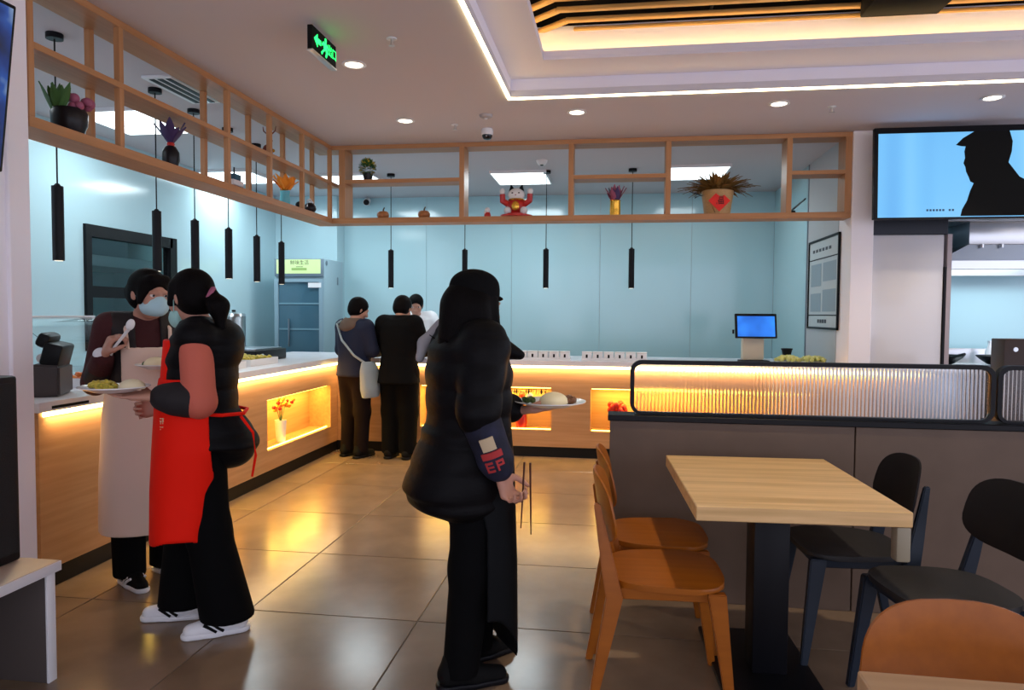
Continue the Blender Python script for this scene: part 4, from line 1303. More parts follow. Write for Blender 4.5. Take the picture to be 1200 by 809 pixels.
# condiment boxes in two racks
first = None
for q, (xa, nn, lab) in enumerate([(-1.06, 6, 'left'), (-.322, 6, 'right')]):
    rk = thing('condiment_rack', ['white condiment rack on the back counter behind the black cap', 'white condiment rack on the back counter next to the glass screen'][q], 'rack', (xa, 7.05, WT))
    L = nn * .105
    MB().span((0, -.06, 0), (L, .06, .006)).build('base', M_WHITEP, rk, smooth=False)
    MB().span((0, -.06, .0065), (L, -.055, .02)).span((0, .055, .0065), (L, .06, .02)).build('rail', M_WHITEP, rk, smooth=False)
    for k in range(nn):
        nth = ('first', 'second', 'third', 'fourth', 'fifth', 'sixth')[k]
        lab2 = (nth + ' white condiment box from the left, in the rack behind the black cap' if q == 0 else nth + ' white condiment box from the left, in the rack next to the glass screen')
        if first is None:
            first = thing('condiment_box', lab2, 'box', (0, 0, 0), 0, 'condiment boxes behind the black cap')
            MB().box((0, 0, .033), (.095, .10, .066), None, .006).build('body', M_WHITEP, first)
            MB().box((0, 0, .072), (.099, .104, .012), None, .004).build('lid', M_PORC, first)
            MB().span((-.009, -.0522, .018), (.009, -.0504, .050)).build('dark_mark', M_BLACKM, first, smooth=False)
            first.location = (xa + (k + .5) * .105, 7.05, WT + .0065)
        else:
            cpy = copy_thing(first, (xa + (k + .5) * .105, 7.05, WT + .0065), None, lab2)
            cpy['group'] = ('condiment boxes behind the black cap', 'condiment boxes next to the glass screen')[q]
# order terminal
o = thing('order_terminal', 'order terminal with blue touch screen on a cream stand, back counter', 'terminal', (1.31, 7.14, WT), math.radians(4))
MB().span((-.13, -.09, 0), (.13, .09, .02), .005).build('foot', M_BLACK, o)
MB().span((-.11, -.03, .0205), (.09, .05, .24), .012).build('stand', M_CREAM, o)
sc = MB().box((0, -.055, .345), (.385, .03, .235), (math.radians(-12), 0, 0), .006).build('screen_housing', M_BLACK, o)
MB().box((0, -.0725, .3425), (.345, .003, .195), (math.radians(-12), 0, 0)).build('display', screen_material('terminal_picture', [(.3, (.0, .08, .5)), (.5, (.02, .22, .9)), (.7, (.03, .35, .95))], 1.0, 3, 2, axis=1), o, smooth=False)
MB().box((.05, -.0765, .285), (.22, .001, .022), (math.radians(-12), 0, 0)).build('dark_bar', mat('bar_ink', (.01, .06, .10), .5), o, smooth=False)
MB().span((-.215, -.06, .27), (-.1975, -.045, .31), .003).build('card_reader', M_BLACK, o)
# greens and a funnel cup beyond the terminal
for k, (x, lab) in enumerate([(1.60, 'tray of yellow greens just right of the order terminal'), (1.82, 'tray of yellow greens at the right end of back counter')]):
    t = thing('vegetable_tray', lab, 'tray', (x, 7.03, WT))
    MB().span((-.10, -.15, 0), (.10, .15, .02), .004).build('pan', M_PORC, t)
    f = food_heap(46, .10, .03, 60 + k, .024)
    f.build('food_filling', mat('bright_greens', (.62, .62, .06), .5, color2=(.75, .75, .4), nscale=50), t, (0, 0, .02))['kind'] = 'stuff'
fu = thing('black_cup', 'black tapered cup standing among the yellow greens', 'cup', (1.64, 7.26, WT))
MB().lathe([(0, 0), (.028, 0), (.03, .03), (.052, .13), (.046, .13), (.026, .04), (0, .035)]).build('body', M_BLACK, fu)
MB().lathe([(.0525, .118), (.055, .124), (.0525, .13)]).build('rim_band', M_BLACK, fu)


def plate(label, loc, r=.13, dome=None, greens=0, seed=1, meat=False):
    t = thing('plate', label, 'plate', loc)
    MB().lathe([(0, .004), (r * .55, .0), (r * .62, .004), (r, .020), (r, .024), (r * .62, .010), (0, .008)], seg=40).build('dish', M_PORC, t)
    if dome:
        dx, dy, rr_ = dome
        MB().lathe([(0, rr_ * .80)] + [(rr_ * math.sin(a), rr_ * .80 * math.cos(a) ** .8) for a in (.25, .5, .75, 1.0, 1.2, 1.38)] + [(rr_ * .99, .06 * rr_), (rr_ * .9, 0), (0, 0)], (dx, dy, .0115)).build('steamed_bun', M_BUN, t)
    if greens:
        g = food_heap(greens, r * .42, .018, seed, .015)
        g.build('vegetables', M_FOODY, t, (-r * .35, -.01, .010))['kind'] = 'stuff'
    if meat:
        g = food_heap(14, r * .22, .012, seed + 3, .016)
        g.build('meat', M_FOODB, t, (r * .45, .02, .012))['kind'] = 'stuff'
        g = food_heap(12, r * .2, .010, seed + 5, .013)
        g.build('greens', mat('dark_greens', (.06, .10, .02), .5), t, (-r * .6, 0, .012))['kind'] = 'stuff'
    return t
# ------------------------------------------------------------------ people: signed-distance bodies meshed by surface nets
class Field:
    def __init__(self, lo, hi, h):
        self.lo = np.array(lo, np.float32)
        self.h = h
        self.n = [int(math.ceil((hi[i] - lo[i]) / h)) + 1 for i in range(3)]
        self.ax = [self.lo[i] + h * np.arange(self.n[i], dtype=np.float32) for i in range(3)]
        self.D = np.full(self.n, 0.15, np.float32)

    def _sl(self, lo, hi, pad):
        s = []
        for i in range(3):
            a = int(math.floor((lo[i] - pad - self.lo[i]) / self.h))
            b = int(math.ceil((hi[i] + pad - self.lo[i]) / self.h)) + 1
            a, b = max(0, a), min(self.n[i], b)
            if a >= b:
                return None, None
            s.append(slice(a, b))
        X = self.ax[0][s[0]][:, None, None]
        Y = self.ax[1][s[1]][None, :, None]
        Z = self.ax[2][s[2]][None, None, :]
        return tuple(s), (X, Y, Z)

    def put(self, prim, k=0.0, op='add'):
        fn, lo, hi = prim
        s, P = self._sl(lo, hi, k + 3 * self.h)
        if s is None:
            return self
        d = fn(*P)
        A = self.D[s]
        if op == 'add':
            if k > 0:
                t = np.maximum(k - np.abs(A - d), 0) / k
                self.D[s] = np.minimum(A, d) - t * t * k * 0.25
            else:
                self.D[s] = np.minimum(A, d)
        else:
            self.D[s] = np.maximum(A, -d)
        return self

    def clip(self, fn):
        """keep only where fn <= 0"""
        X, Y, Z = self.ax[0][:, None, None], self.ax[1][None, :, None], self.ax[2][None, None, :]
        self.D = np.maximum(self.D, fn(X, Y, Z).astype(np.float32))
        return self

    def mesh(self, name, material, parent=None):
        D, h = self.D, self.h
        D[0], D[-1], D[:, 0], D[:, -1], D[:, :, 0], D[:, :, -1] = [.05] * 6
        ins = D < 0
        nx, ny, nz = self.n
        c = [ins[i:nx - 1 + i, j:ny - 1 + j, k:nz - 1 + k] for i in (0, 1) for j in (0, 1) for k in (0, 1)]
        anyi, alli = c[0].copy(), c[0].copy()
        for q in c[1:]:
            anyi |= q
            alli &= q
        act = anyi & ~alli
        idx = np.argwhere(act)
        vid = np.full(act.shape, -1, np.int64)
        vid[act] = np.arange(len(idx))
        acc = np.zeros((len(idx), 3), np.float32)
        cnt = np.zeros(len(idx), np.float32)
        I, J, K = idx.T
        for ax in range(3):
            o = [a for a in range(3) if a != ax]
            for u in (0, 1):
                for v in (0, 1):
                    d0 = [0, 0, 0]
                    d0[o[0]], d0[o[1]] = u, v
                    d1 = list(d0)
                    d1[ax] = 1
                    A = D[I + d0[0], J + d0[1], K + d0[2]]
                    B = D[I + d1[0], J + d1[1], K + d1[2]]
                    m = (A < 0) != (B < 0)
                    t = np.where(m, A / np.where(m, A - B, 1), 0)
                    p = np.zeros((len(idx), 3), np.float32)
                    p[:, o[0]], p[:, o[1]], p[:, ax] = u, v, t
                    acc += np.where(m[:, None], p, 0)
                    cnt += m
        V = (idx + acc / cnt[:, None]) * h + self.lo
        faces = []
        for ax in range(3):
            a = [slice(1, -1)] * 3
            a[ax] = slice(0, -1)
            b = [slice(1, -1)] * 3
            b[ax] = slice(1, None)
            A, B = ins[tuple(a)], ins[tuple(b)]
            e = np.argwhere(A != B)
            if not len(e):
                continue
            flip = A[tuple(e.T)]
            off = np.ones(3, int)
            off[ax] = 0
            g = e + off
            o1, o2 = (ax + 1) % 3, (ax + 2) % 3

            def cell(s1, s2):
                q = g.copy()
                q[:, o1] -= s1
                q[:, o2] -= s2
                return vid[tuple(q.T)]
            f = np.stack([cell(1, 1), cell(0, 1), cell(0, 0), cell(1, 0)], 1)
            f[~flip] = f[~flip][:, ::-1]
            faces.append(f)
        Fq = np.concatenate(faces)
        # one light smoothing pass
        nv = len(V)
        for _ in range(2):
            sm, w = np.zeros_like(V), np.zeros(nv, np.float32)
            for a in range(4):
                b = (a + 1) % 4
                np.add.at(sm, Fq[:, a], V[Fq[:, b]])
                np.add.at(w, Fq[:, a], 1)
                np.add.at(sm, Fq[:, b], V[Fq[:, a]])
                np.add.at(w, Fq[:, b], 1)
            V = V * .5 + .5 * sm / w[:, None]
        me = bpy.data.meshes.new(name)
        me.vertices.add(nv)
        me.vertices.foreach_set('co', V.astype(np.float32).ravel())
        nf = len(Fq)
        me.loops.add(nf * 4)
        me.loops.foreach_set('vertex_index', Fq.astype(np.int32).ravel())
        me.polygons.add(nf)
        me.polygons.foreach_set('loop_start', np.arange(0, nf * 4, 4, dtype=np.int32))
        me.polygons.foreach_set('use_smooth', [True] * nf)
        me.update(calc_edges=True)
        me.validate()
        me.materials.append(material)
        return link(name, me, parent)


def cap(a, b, ra, rb=None):
    rb = ra if rb is None else rb
    a, b = np.array(a, np.float32), np.array(b, np.float32)
    d = b - a
    L2 = float(d @ d) + 1e-9

    def fn(X, Y, Z):
        x, y, z = X - a[0], Y - a[1], Z - a[2]
        t = np.clip((x * d[0] + y * d[1] + z * d[2]) / L2, 0, 1)
        return np.sqrt((x - t * d[0]) ** 2 + (y - t * d[1]) ** 2 + (z - t * d[2]) ** 2) - (ra + (rb - ra) * t)
    r = max(ra, rb)
    return fn, np.minimum(a, b) - r, np.maximum(a, b) + r


def ell(c, r, R=None):
    c, r = np.array(c, np.float32), np.array(r, np.float32)
    M = None if R is None else np.array(R, np.float32)

    def fn(X, Y, Z):
        x, y, z = X - c[0], Y - c[1], Z - c[2]
        if M is not None:
            x, y, z = (M[0, i] * x + M[1, i] * y + M[2, i] * z for i in range(3))
        k0 = np.sqrt((x / r[0]) ** 2 + (y / r[1]) ** 2 + (z / r[2]) ** 2)
        k1 = np.sqrt((x / r[0] ** 2) ** 2 + (y / r[1] ** 2) ** 2 + (z / r[2] ** 2) ** 2) + 1e-6
        return k0 * (k0 - 1) / k1
    m = float(max(r))
    m = r if M is None else np.array([m, m, m])
    return fn, c - m, c + m


def loft(secs, p=2.3):
    """stack of ellipses (z, cx, cy, rx, ry)"""
    s = np.array(sorted(secs), np.float32)

    def fn(X, Y, Z):
        z = np.broadcast_to(Z, (1, 1, Z.shape[2]))
        cx, cy, rx, ry = [np.interp(z, s[:, 0], s[:, i]).astype(np.float32) for i in (1, 2, 3, 4)]
        q = (np.abs((X - cx) / rx) ** p + np.abs((Y - cy) / ry) ** p) ** (1 / p)
        d = (q - 1) * np.minimum(rx, ry)
        return np.maximum(d, np.maximum(s[0, 0] - Z, Z - s[-1, 0]))
    lo = np.array([(s[:, 1] - s[:, 3]).min(), (s[:, 2] - s[:, 4]).min(), s[0, 0]])
    hi = np.array([(s[:, 1] + s[:, 3]).max(), (s[:, 2] + s[:, 4]).max(), s[-1, 0]])
    return fn, lo, hi


def rotm(yaw=0, pitch=0, roll=0):
    """local frame: x right, y forward, z up; yaw left, pitch up, roll"""
    return np.array((Matrix.Rotation(math.radians(yaw), 3, 'Z') @ Matrix.Rotation(math.radians(pitch), 3, 'X') @ Matrix.Rotation(math.radians(roll), 3, 'Y')), np.float32)


def V3(*a):
    return np.array(a, np.float32)


def unit(v):
    v = np.array(v, np.float32)
    return v / (np.linalg.norm(v) + 1e-9)


def head_parts(f, c, R, s=1.0):
    """skull, jaw, nose, brow, lips, chin, ears; c is the middle of the head"""
    def P(x, y, z):
        return c + R @ (V3(x, y, z) * s)
    f.put(ell(P(0, -.012, .030), V3(.074, .090, .082) * s, R), .03)
    f.put(ell(P(0, .022, -.035), V3(.058, .064, .078) * s, R), .03)
    f.put(ell(P(0, .055, -.088), V3(.026, .024, .020) * s, R), .025)       # chin
    f.put(cap(P(0, .083, .012), P(0, .104, -.030), .008 * s, .013 * s), .012)   # nose
    for q in (-1, 1):
        f.put(ell(P(q * .014, .094, -.034), V3(.009, .009, .007) * s, R), .008)
        f.put(ell(P(q * .033, .081, .010), V3(.017, .012, .010) * s, R), .006, 'sub')   # eye sockets
        f.put(ell(P(q * .033, .074, .0195), V3(.017, .0125, .007) * s, R), .004)   # upper lid
        f.put(ell(P(q * .033, .074, -.001), V3(.016, .0115, .006) * s, R), .004)   # lower lid
        f.put(cap(P(q * .012, .087, .026), P(q * .046, .074, .026), .007 * s), .01)      # brow
        f.put(ell(P(q * .042, .060, -.030), V3(.022, .02, .02) * s, R), .02)            # cheek
        f.put(ell(P(q * .076, -.006, -.002), V3(.009, .020, .032) * s, R @ rotm(q * 18)), .006)   # ear
    f.put(cap(P(-.02, .083, -.062), P(.02, .083, -.062), .0065 * s), .008)    # upper lip
    f.put(cap(P(-.016, .082, -.072), P(.016, .082, -.072), .0065 * s), .008)  # lower lip
    return P


def hand_parts(f, w, d, n, thumb, curl=.5, s=1.0, spread=.10):
    """palm with four unequal jointed fingers and a thumb. d: finger direction, n: palm normal, thumb: side of the thumb"""
    d = unit(d)
    t = unit(np.array(thumb) - d * (np.array(thumb) @ d))
    n = unit(np.array(n) - d * (np.array(n) @ d) - t * (np.array(n) @ t))
    w = np.array(w, np.float32)
    for k, off in enumerate((.030, .011, -.009, -.028)):
        kn = w + d * (.086 - .004 * abs(k - 1.2)) * s + t * off * s
        f.put(cap(w + d * .012 * s + t * off * .6 * s, kn, .015 * s, .0125 * s), .012)
        L = (.040, .045, .042, .032)[k] * s
        a = curl * .8
        dd = d + t * spread * (1.2 - k) * .8
        p = kn
        rad = (.0095, .0097, .0093, .0082)[k] * s
        for j in range(3):
            v = unit(math.cos(a) * unit(dd) + math.sin(a) * n)
            q = p + v * L * (1, .72, .58)[j]
            f.put(cap(p, q, rad, rad * .90), .005)
            p, rad, a = q, rad * .90, a + curl
    b = w + d * .022 * s + t * .024 * s
    p1 = b + unit(d * .55 + t * .75 + n * .35) * .042 * s
    p2 = p1 + unit(d * .85 + t * .30 + n * (.3 + .4 * curl)) * .032 * s
    p3 = p2 + unit(d * .9 + n * (.3 + .5 * curl)) * .024 * s
    f.put(cap(b, p1, .0155 * s, .012 * s), .012)
    f.put(cap(p1, p2, .0118 * s, .0105 * s), .005)
    f.put(cap(p2, p3, .0105 * s, .009 * s), .004)


class Person:
    """body in local axes: x right, y forward, z up, origin between the feet"""

    def __init__(self, label, loc, heading, H=1.58, vox=.007, group=None, **kw):
        self.H, self.vox = H, vox
        k = H / 1.58
        J = dict(pelvis=V3(0, 0, .84), waist=V3(0, .0, .98), chest=V3(0, .0, 1.18), neck=V3(0, -.005, 1.335), head=V3(0, .02, 1.465),
                 shL=V3(-.160, 0, 1.285), shR=V3(.160, 0, 1.285), elL=V3(-.205, -.01, 1.03), elR=V3(.205, -.01, 1.03),
                 wrL=V3(-.19, .06, .82), wrR=V3(.19, .06, .82), hipL=V3(-.085, 0, .82), hipR=V3(.085, 0, .82),
                 knL=V3(-.09, .015, .45), knR=V3(.09, .015, .45), anL=V3(-.09, -.02, .075), anR=V3(.09, -.02, .075))
        for n in J:
            J[n] = J[n] * k
        for n, v in kw.items():
            if n in J:
                J[n] = V3(*v)
        self.J, self.k = J, k
        self.yaw, self.pitch, self.roll = kw.get('head_rot', (0, 0, 0))
        self.toe = kw.get('toe', (0, 0))
        self.hands = kw.get('hands', {})
        self.label, self.loc, self.heading = label, loc, heading
        self.R = rotm(self.yaw, self.pitch, self.roll)
        self.body()

    def field(self, lo, hi, h=None):
        return Field(lo, hi, h or self.vox)

    def body(self):
        J, k = self.J, self.k
        pts = np.array(list(J.values()))
        lo, hi = pts.min(0) - .26, pts.max(0) + .26
        lo[2] = -.01
        f = self.field(lo, hi)
        c, w, p = J['chest'], J['waist'], J['pelvis']
        nk = J['neck']
        f.put(ell(p + V3(0, -.01, 0), V3(.145, .105, .13) * k), .05)
        f.put(ell(w, V3(.118, .085, .14) * k), .06)
        f.put(ell(c, V3(.138, .095, .16) * k), .06)
        f.put(cap(J['shL'], J['shR'], .052 * k), .05)
        f.put(cap(nk - V3(0, 0, .04), J['head'] + self.R @ V3(0, -.02, -.05), .052 * k, .046 * k), .03)
        for s in 'LR':
            f.put(cap(J['sh' + s], J['el' + s], .046 * k, .036 * k), .03)
            f.put(cap(J['el' + s], J['wr' + s], .036 * k, .024 * k), .02)
            f.put(cap(J['hip' + s], J['kn' + s], .078 * k, .052 * k), .04)
            f.put(cap(J['kn' + s], J['an' + s], .052 * k, .036 * k), .03)
            a = J['an' + s]
            t = math.radians(self.toe['LR'.index(s)])
            fd = V3(-math.sin(t), math.cos(t), 0)
            f.put(cap(a + V3(0, 0, -.03) * k - fd * .02, a + fd * .13 * k + V3(0, 0, -.05) * k, .032 * k, .022 * k), .02)
            if s in self.hands:
                hd = self.hands[s]
                hand_parts(f, J['wr' + s], *hd[:3], curl=hd[3] if len(hd) > 3 else .5, s=k)
            else:
                d = unit(J['wr' + s] - J['el' + s])
                hand_parts(f, J['wr' + s], d, V3(1 if s == 'L' else -1, 0, 0), V3(0, 1, .2), curl=.45, s=k)
        self.P = head_parts(f, J['head'], self.R, k)
        o = f.mesh('person', M_SKIN)
        tag(o, self.label, 'person')
        o.location = self.loc
        o.rotation_euler = (0, 0, math.radians(self.heading) - PI / 2)
        self.o = o
        for q in (-1, 1):
            e = self.P(q * .033, .071, .010)
            ey = MB().ball(e, .0125 * k, 12).build('eye', M_EYE, o)
            MB().ball(e + self.R @ V3(0, .0062, 0) * k, .0080 * k, 10).build('iris', M_IRIS, ey)

    def garment(self, name, mtl, prims, lo=None, hi=None, clips=(), subs=(), h=None, label=None, quilt=0):
        los = np.min([p[0][1] for p in prims], 0) - .04
        his = np.max([p[0][2] for p in prims], 0) + .04
        los[2] = max(los[2], -.012)
        f = Field(los, his, h or self.vox)
        for p, kk in prims:
            f.put(p, kk)
        if quilt:
            f.D -= (.007 * np.abs(np.sin(PI * f.ax[2] / quilt)) ** .6).astype(np.float32)[None, None, :]
        for p in subs:
            f.put(p, 0, 'sub')
        for cfn in clips:
            f.clip(cfn)
        o = f.mesh(name, mtl, self.o)
        if label:
            o['label'] = label
        return o

    # clothing helpers -------------------------------------------------
    def trousers(self, mtl, top=.96, r=(.098, .075, .075), flare=0.0, hem=.05):
        J, k = self.J, self.k
        pr = [(ell(J['pelvis'] + V3(0, -.01, .01), V3(.160, .122, .145) * k), .05)]
        for s in 'LR':
            a = J['an' + s]
            pr.append((cap(J['hip' + s], J['kn' + s], r[0] * k, r[1] * k), .05))
            pr.append((cap(J['kn' + s], V3(a[0], a[1], hem) + V3(0, .01, 0), r[1] * k, (r[2] + flare) * k), .04))
        return self.garment('trousers', mtl, pr, clips=[lambda X, Y, Z: hem - Z + 0 * X, lambda X, Y, Z: Z - top * k + 0 * X])

    def shoes(self, upper, sole, stripe=None, label=None):
        J, k = self.J, self.k
        for i, s in enumerate('LR'):
            a = J['an' + s]
            t = math.radians(self.toe[i])
            R = rotm(self.toe[i])
            b = V3(a[0], a[1], a[2] - .075 * k)       # sole level
            def Q(x, y, z):
                return b + R @ V3(x, y, z)
            pr = [(cap(Q(0, -.035, .05), Q(0, .06, .045), .040, .040), .02), (cap(Q(0, .06, .038), Q(0, .155, .030), .040, .032), .02), (cap(Q(0, -.03, .06), Q(0, -.02, .10), .040, .040), .02)]
            zc = b[2] + .016
            o = self.garment('shoe', upper, pr, clips=[lambda X, Y, Z: zc - Z + 0 * X], h=.006, label=label)
            sp = [(cap(Q(0, -.04, .014), Q(0, .06, .014), .043, .044), .01), (cap(Q(0, .06, .014), Q(0, .16, .014), .044, .036), .01)]
            so = self.garment('sole', sole, sp, clips=[lambda X, Y, Z: b[2] + .0005 - Z + 0 * X, lambda X, Y, Z: Z - (b[2] + .024) + 0 * X], h=.005)
            so.parent = o
            if stripe is not None:
                for q in (-1, 1):
                    st = MB()
                    for u in (0, .028):
                        pts = [Q(q * .0425, .03 + u, .026), Q(q * .0415, .055 + u, .045), Q(q * .034, .080 + u, .060)]
                        st.tube([tuple(p) for p in pts], .0065, 6)
                    so2 = st.build('shoe_stripe', stripe, o)

    def sleeve(self, s, r=(.066, .055, .045), cuff=.03):
        J, k = self.J, self.k
        d = unit(J['wr' + s] - J['el' + s])
        return [(cap(J['sh' + s], J['el' + s], r[0] * k, r[1] * k), .03), (cap(J['el' + s], J['wr' + s] - d * cuff, r[1] * k, r[2] * k), .02)]

    def torso(self, add=.0, hem=.80, flare=.0, back=0.0, p=2.4):
        J, k = self.J, self.k
        c, w, pe, n = J['chest'], J['waist'], J['pelvis'], J['neck']
        return [(loft([(hem * k, pe[0], pe[1] - .01 - back, (.150 + add + flare), (.118 + add + flare * .8 + back)),
                       (w[2], w[0], w[1], .138 + add, .108 + add),
                       (c[2], c[0], c[1], .150 + add, .112 + add),
                       (J['shL'][2] - .01, c[0] * .5 + n[0] * .5, n[1], .140 + add, .095 + add),
                       (n[2] - .015, n[0], n[1], .075 + add * .5, .070 + add * .5)], p), .03),
                (cap(J['shL'] + V3(.02, 0, 0), J['shR'] - V3(.02, 0, 0), .060 + add * .8), .04)]

    def hair_cap(self, mtl, extra=(), front=.052, back_len=.0, name='hair', h=None, scale=1.0):
        """scalp hair leaving the face open, plus extra prims"""
        k, P, R = self.k * scale, self.P, self.R
        pr = [(ell(P(0, -.018, .036), V3(.086, .101, .092) * k, R), .0), (ell(P(0, -.035, -.02), V3(.078, .075, .07) * k, R), .03)]
        face = ell(P(0, .085, -.045), V3(.066, .075, .098) * k, R)
        pr += list(extra)
        return self.garment(name, mtl, pr, subs=[face], h=h)

    def mask(self, mtl, low=0.0):
        P, R, k = self.P, self.R, self.k
        pr = [(ell(P(0, .036, -.046 - low), V3(.066, .086, .056) * k, R), .0), (ell(P(0, .096, -.036 - low), V3(.027, .030, .044) * k, R), .025)]
        sub = [ell(P(0, .025, -.05 - low), V3(.055, .066, .09) * k, R)]
        c = P(0, .02, 0)
        yv = R @ V3(0, 1, 0)
        m = self.garment('mask', mtl, pr, clips=[lambda X, Y, Z: -((X - c[0]) * yv[0] + (Y - c[1]) * yv[1] + (Z - c[2]) * yv[2])], h=.005)
        for q in (-1, 1):
            MB().tube([tuple(P(q * .056, .05, -.035 - low)), tuple(P(q * .075, .015, -.01)), tuple(P(q * .082, -.02, .012))], .0022, 6).build('ear_loop', mtl, m)
        return m


def shell_front(secs, th, ymin, p=2.3):
    """front half of a loft, th thick: an apron"""
    outer = loft(secs, p)
    inner = loft([(z, cx, cy, rx - th, ry - th) for z, cx, cy, rx, ry in [(s[0] + (-.02 if i == 0 else .02 if i == len(secs) - 1 else 0), *s[1:]) for i, s in enumerate(sorted(secs))]], p)
    return outer, inner


# ---------------------------------------------------------------- woman in black with cap, plate and chopsticks
w = Person('woman in a black cap and long black apron holding a plate and chopsticks', (-.545, 2.66, 0), 33, H=1.55,
           head=(0.0, .03, 1.395), wrR=(.225, .035, .815), elR=(.222, -.05, 1.03), wrL=(-.11, .255, .985), elL=(-.225, .10, 1.03),
           anL=(-.085, .06, .074), anR=(.085, -.07, .074), knR=(.088, -.02, .44), knL=(-.088, .07, .44), toe=(8, -8), head_rot=(14, -3, 0),
           hands={'R': (V3(.05, .35, -1), V3(-.3, .6, .2), V3(-.5, .75, .3), 1.05), 'L': (V3(.25, 1, -.02), V3(0, 0, 1), V3(1, .0, .12), .12)})
W = w
w.trousers(M_TROUS, r=(.102, .080, .068), flare=.0)
w.shoes(M_BLACKM, M_BLACK)
J = w.J
bulk = w.torso(add=.035, hem=.70, flare=.0, back=.02)
w.garment('jacket', M_PUFF, bulk + w.sleeve('L', (.078, .068, .055)) + [(cap(J['shR'], J['elR'], .080, .074), .03),
          (cap(V3(-.06, .07, 1.27), V3(.03, .20, 1.215), .07, .016), .03),
          (loft([(.62, 0, -.01, .150, .105), (.655, 0, -.05, .18, .140), (.72, 0, -.085, .19, .155), (.82, 0, -.06, .185, .14), (.92, 0, -.03, .17, .12)]), .05)], h=.008, quilt=.10)
w.garment('collar', M_GREYSL, [(loft([(1.235, 0, -.01, .120, .108), (1.28, 0, -.005, .115, .105), (1.335, 0, 0, .096, .094)]), .0)], h=.007)
w.garment('shoulder_strap', mat('grey_strap', (.34, .33, .34), .8), [(cap(V3(-.17, -.05, 1.335), V3(-.185, -.115, 1.26), .022), .02), (cap(V3(-.185, -.115, 1.26), V3(-.175, -.135, 1.20), .022, .018), .02)], h=.007, label='pale grey strap over the far shoulder')
d = unit(J['wrR'] - J['elR'])
cuff = w.garment('sleeve_cover', M_NAVYD, [(cap(J['elR'] + d * .03, J['wrR'] - d * .05, .070, .062), .02), (cap(J['wrR'] - d * .05, J['wrR'] - d * .02, .062, .050), .02)], h=.007, label='navy printed sleeve cover with red lettering')
# prints on the sleeve cover: plain cream patch, red blocks, letters
side = unit(V3(.85, -.45, .12))
side = unit(side - d * (side @ d))
across = np.cross(d, side)
mid = J['elR'] * .40 + J['wrR'] * .60


def on_sleeve(u, v, lift=.0):
    """u along the arm, v round it (radians)"""
    t = np.clip(.5 + u / np.linalg.norm(J['wrR'] - J['elR']), 0, 1)
    rr = .0705 - .012 * t + lift
    v = -v
    return mid + d * u + (side * math.cos(v) + across * math.sin(v)) * rr


def sleeve_patch(name, mtl, u0, u1, v0, v1, n=8):
    m = MB()
    L = [[m.bm.verts.new(tuple(on_sleeve(u, v0 + (v1 - v0) * k / n, lf))) for k in range(n + 1)] for u, lf in ((u0, .006), (u1, .006), (u1, -.006), (u0, -.006))]
    for a in range(4):
        for k in range(n):
            m.bm.faces.new((L[a][k], L[a][k + 1], L[(a + 1) % 4][k + 1], L[(a + 1) % 4][k]))
    for k in (0, n):
        m.bm.faces.new([L[a][k] for a in range(4)])
    return m.build(name, mtl, cuff)


M_PRINTC = mat('cream_print', (.55, .42, .26), .7)
M_PRINTR = mat('red_print', (.42, .03, .03), .7)
sleeve_patch('cream_patch', M_PRINTC, -.065, -.018, -.35, .35)
sleeve_patch('red_patch', M_PRINTR, -.012, .012, -.55, .55)
for v0, bars in ((-.52, 'E'), (.06, 'P')):
    wv = .42
    sleeve_patch('printed_letter', M_PRINTR, .022, .030, v0, v0 + wv)
    sleeve_patch('printed_letter', M_PRINTR, .037, .044, v0, v0 + wv)
    sleeve_patch('printed_letter', M_PRINTR, .022, .060, v0, v0 + .1)
    if bars == 'E':
        sleeve_patch('printed_letter', M_PRINTR, .052, .060, v0, v0 + wv)
    else:
        sleeve_patch('printed_letter', M_PRINTR, .022, .044, v0 + wv - .1, v0 + wv)
# long apron round the front, hem curving up at the near side
secs = [(.06, 0, .050, .205, .125), (.45, 0, .035, .20, .138), (.80, 0, .01, .185, .156), (.98, 0, .005, .175, .145)]
o_, i_ = shell_front(secs, .014, 0)
w.garment('apron', M_CLOTHK2, [(o_, 0)], subs=[i_], clips=[lambda X, Y, Z: -(Y - .0 + .30 * (Z - .6) * (Z > .6)) + 0 * X, lambda X, Y, Z: (.27 - .20 * np.clip((Y - .02) / .145, 0, 1) ** 2.0) - Z + 0 * X], h=.007)
P = w.P
w.hair_cap(M_HAIR, extra=[(cap(P(-.06, -.04, .0), P(-.088, -.01, -.17), .045, .040), .03), (cap(P(.06, -.04, .0), P(.088, -.01, -.17), .045, .040), .03),
                          (cap(P(0, -.075, .0), P(0, -.085, -.16), .075, .070), .04), (cap(P(.055, .03, .02), P(.080, .05, -.15), .028, .018), .02), (cap(P(-.055, .03, .02), P(-.078, .07, -.17), .028, .014), .02)], h=.006)
for q, (a, b, c) in enumerate([((-.08, -.06, -.14), (-.12, -.09, -.13), (-.15, -.11, -.11)), ((.06, -.10, -.13), (.05, -.14, -.14), (.03, -.18, -.12)), ((-.06, .08, -.12), (-.07, .12, -.15), (-.06, .13, -.2))]):
    MB().tube([tuple(P(*a)), tuple(P(*b)), tuple(P(*c))], [.007, .004, .0015], 6).build('hair_wisp', M_HAIR, w.o)
cp = w.garment('cap', M_CLOTHK, [(ell(P(0, -.012, .055), V3(.085, .102, .086), w.R), 0), (ell(P(0, -.012, .095), V3(.076, .088, .046), w.R), .03)], clips=[lambda X, Y, Z: P(0, 0, .045)[2] - .20 * (Y - P(0, 0, 0)[1]) - Z + 0 * X], h=.007)
vz = w.garment('cap_visor', M_CLOTHK, [(ell(P(0, .068, .046), V3(.062, .040, .010), w.R @ rotm(0, -12, 0)), 0)], h=.005)
vz.parent = cp
# plate and chopsticks are things of their own
cw, sw = math.cos(math.radians(33) - PI / 2), math.sin(math.radians(33) - PI / 2)


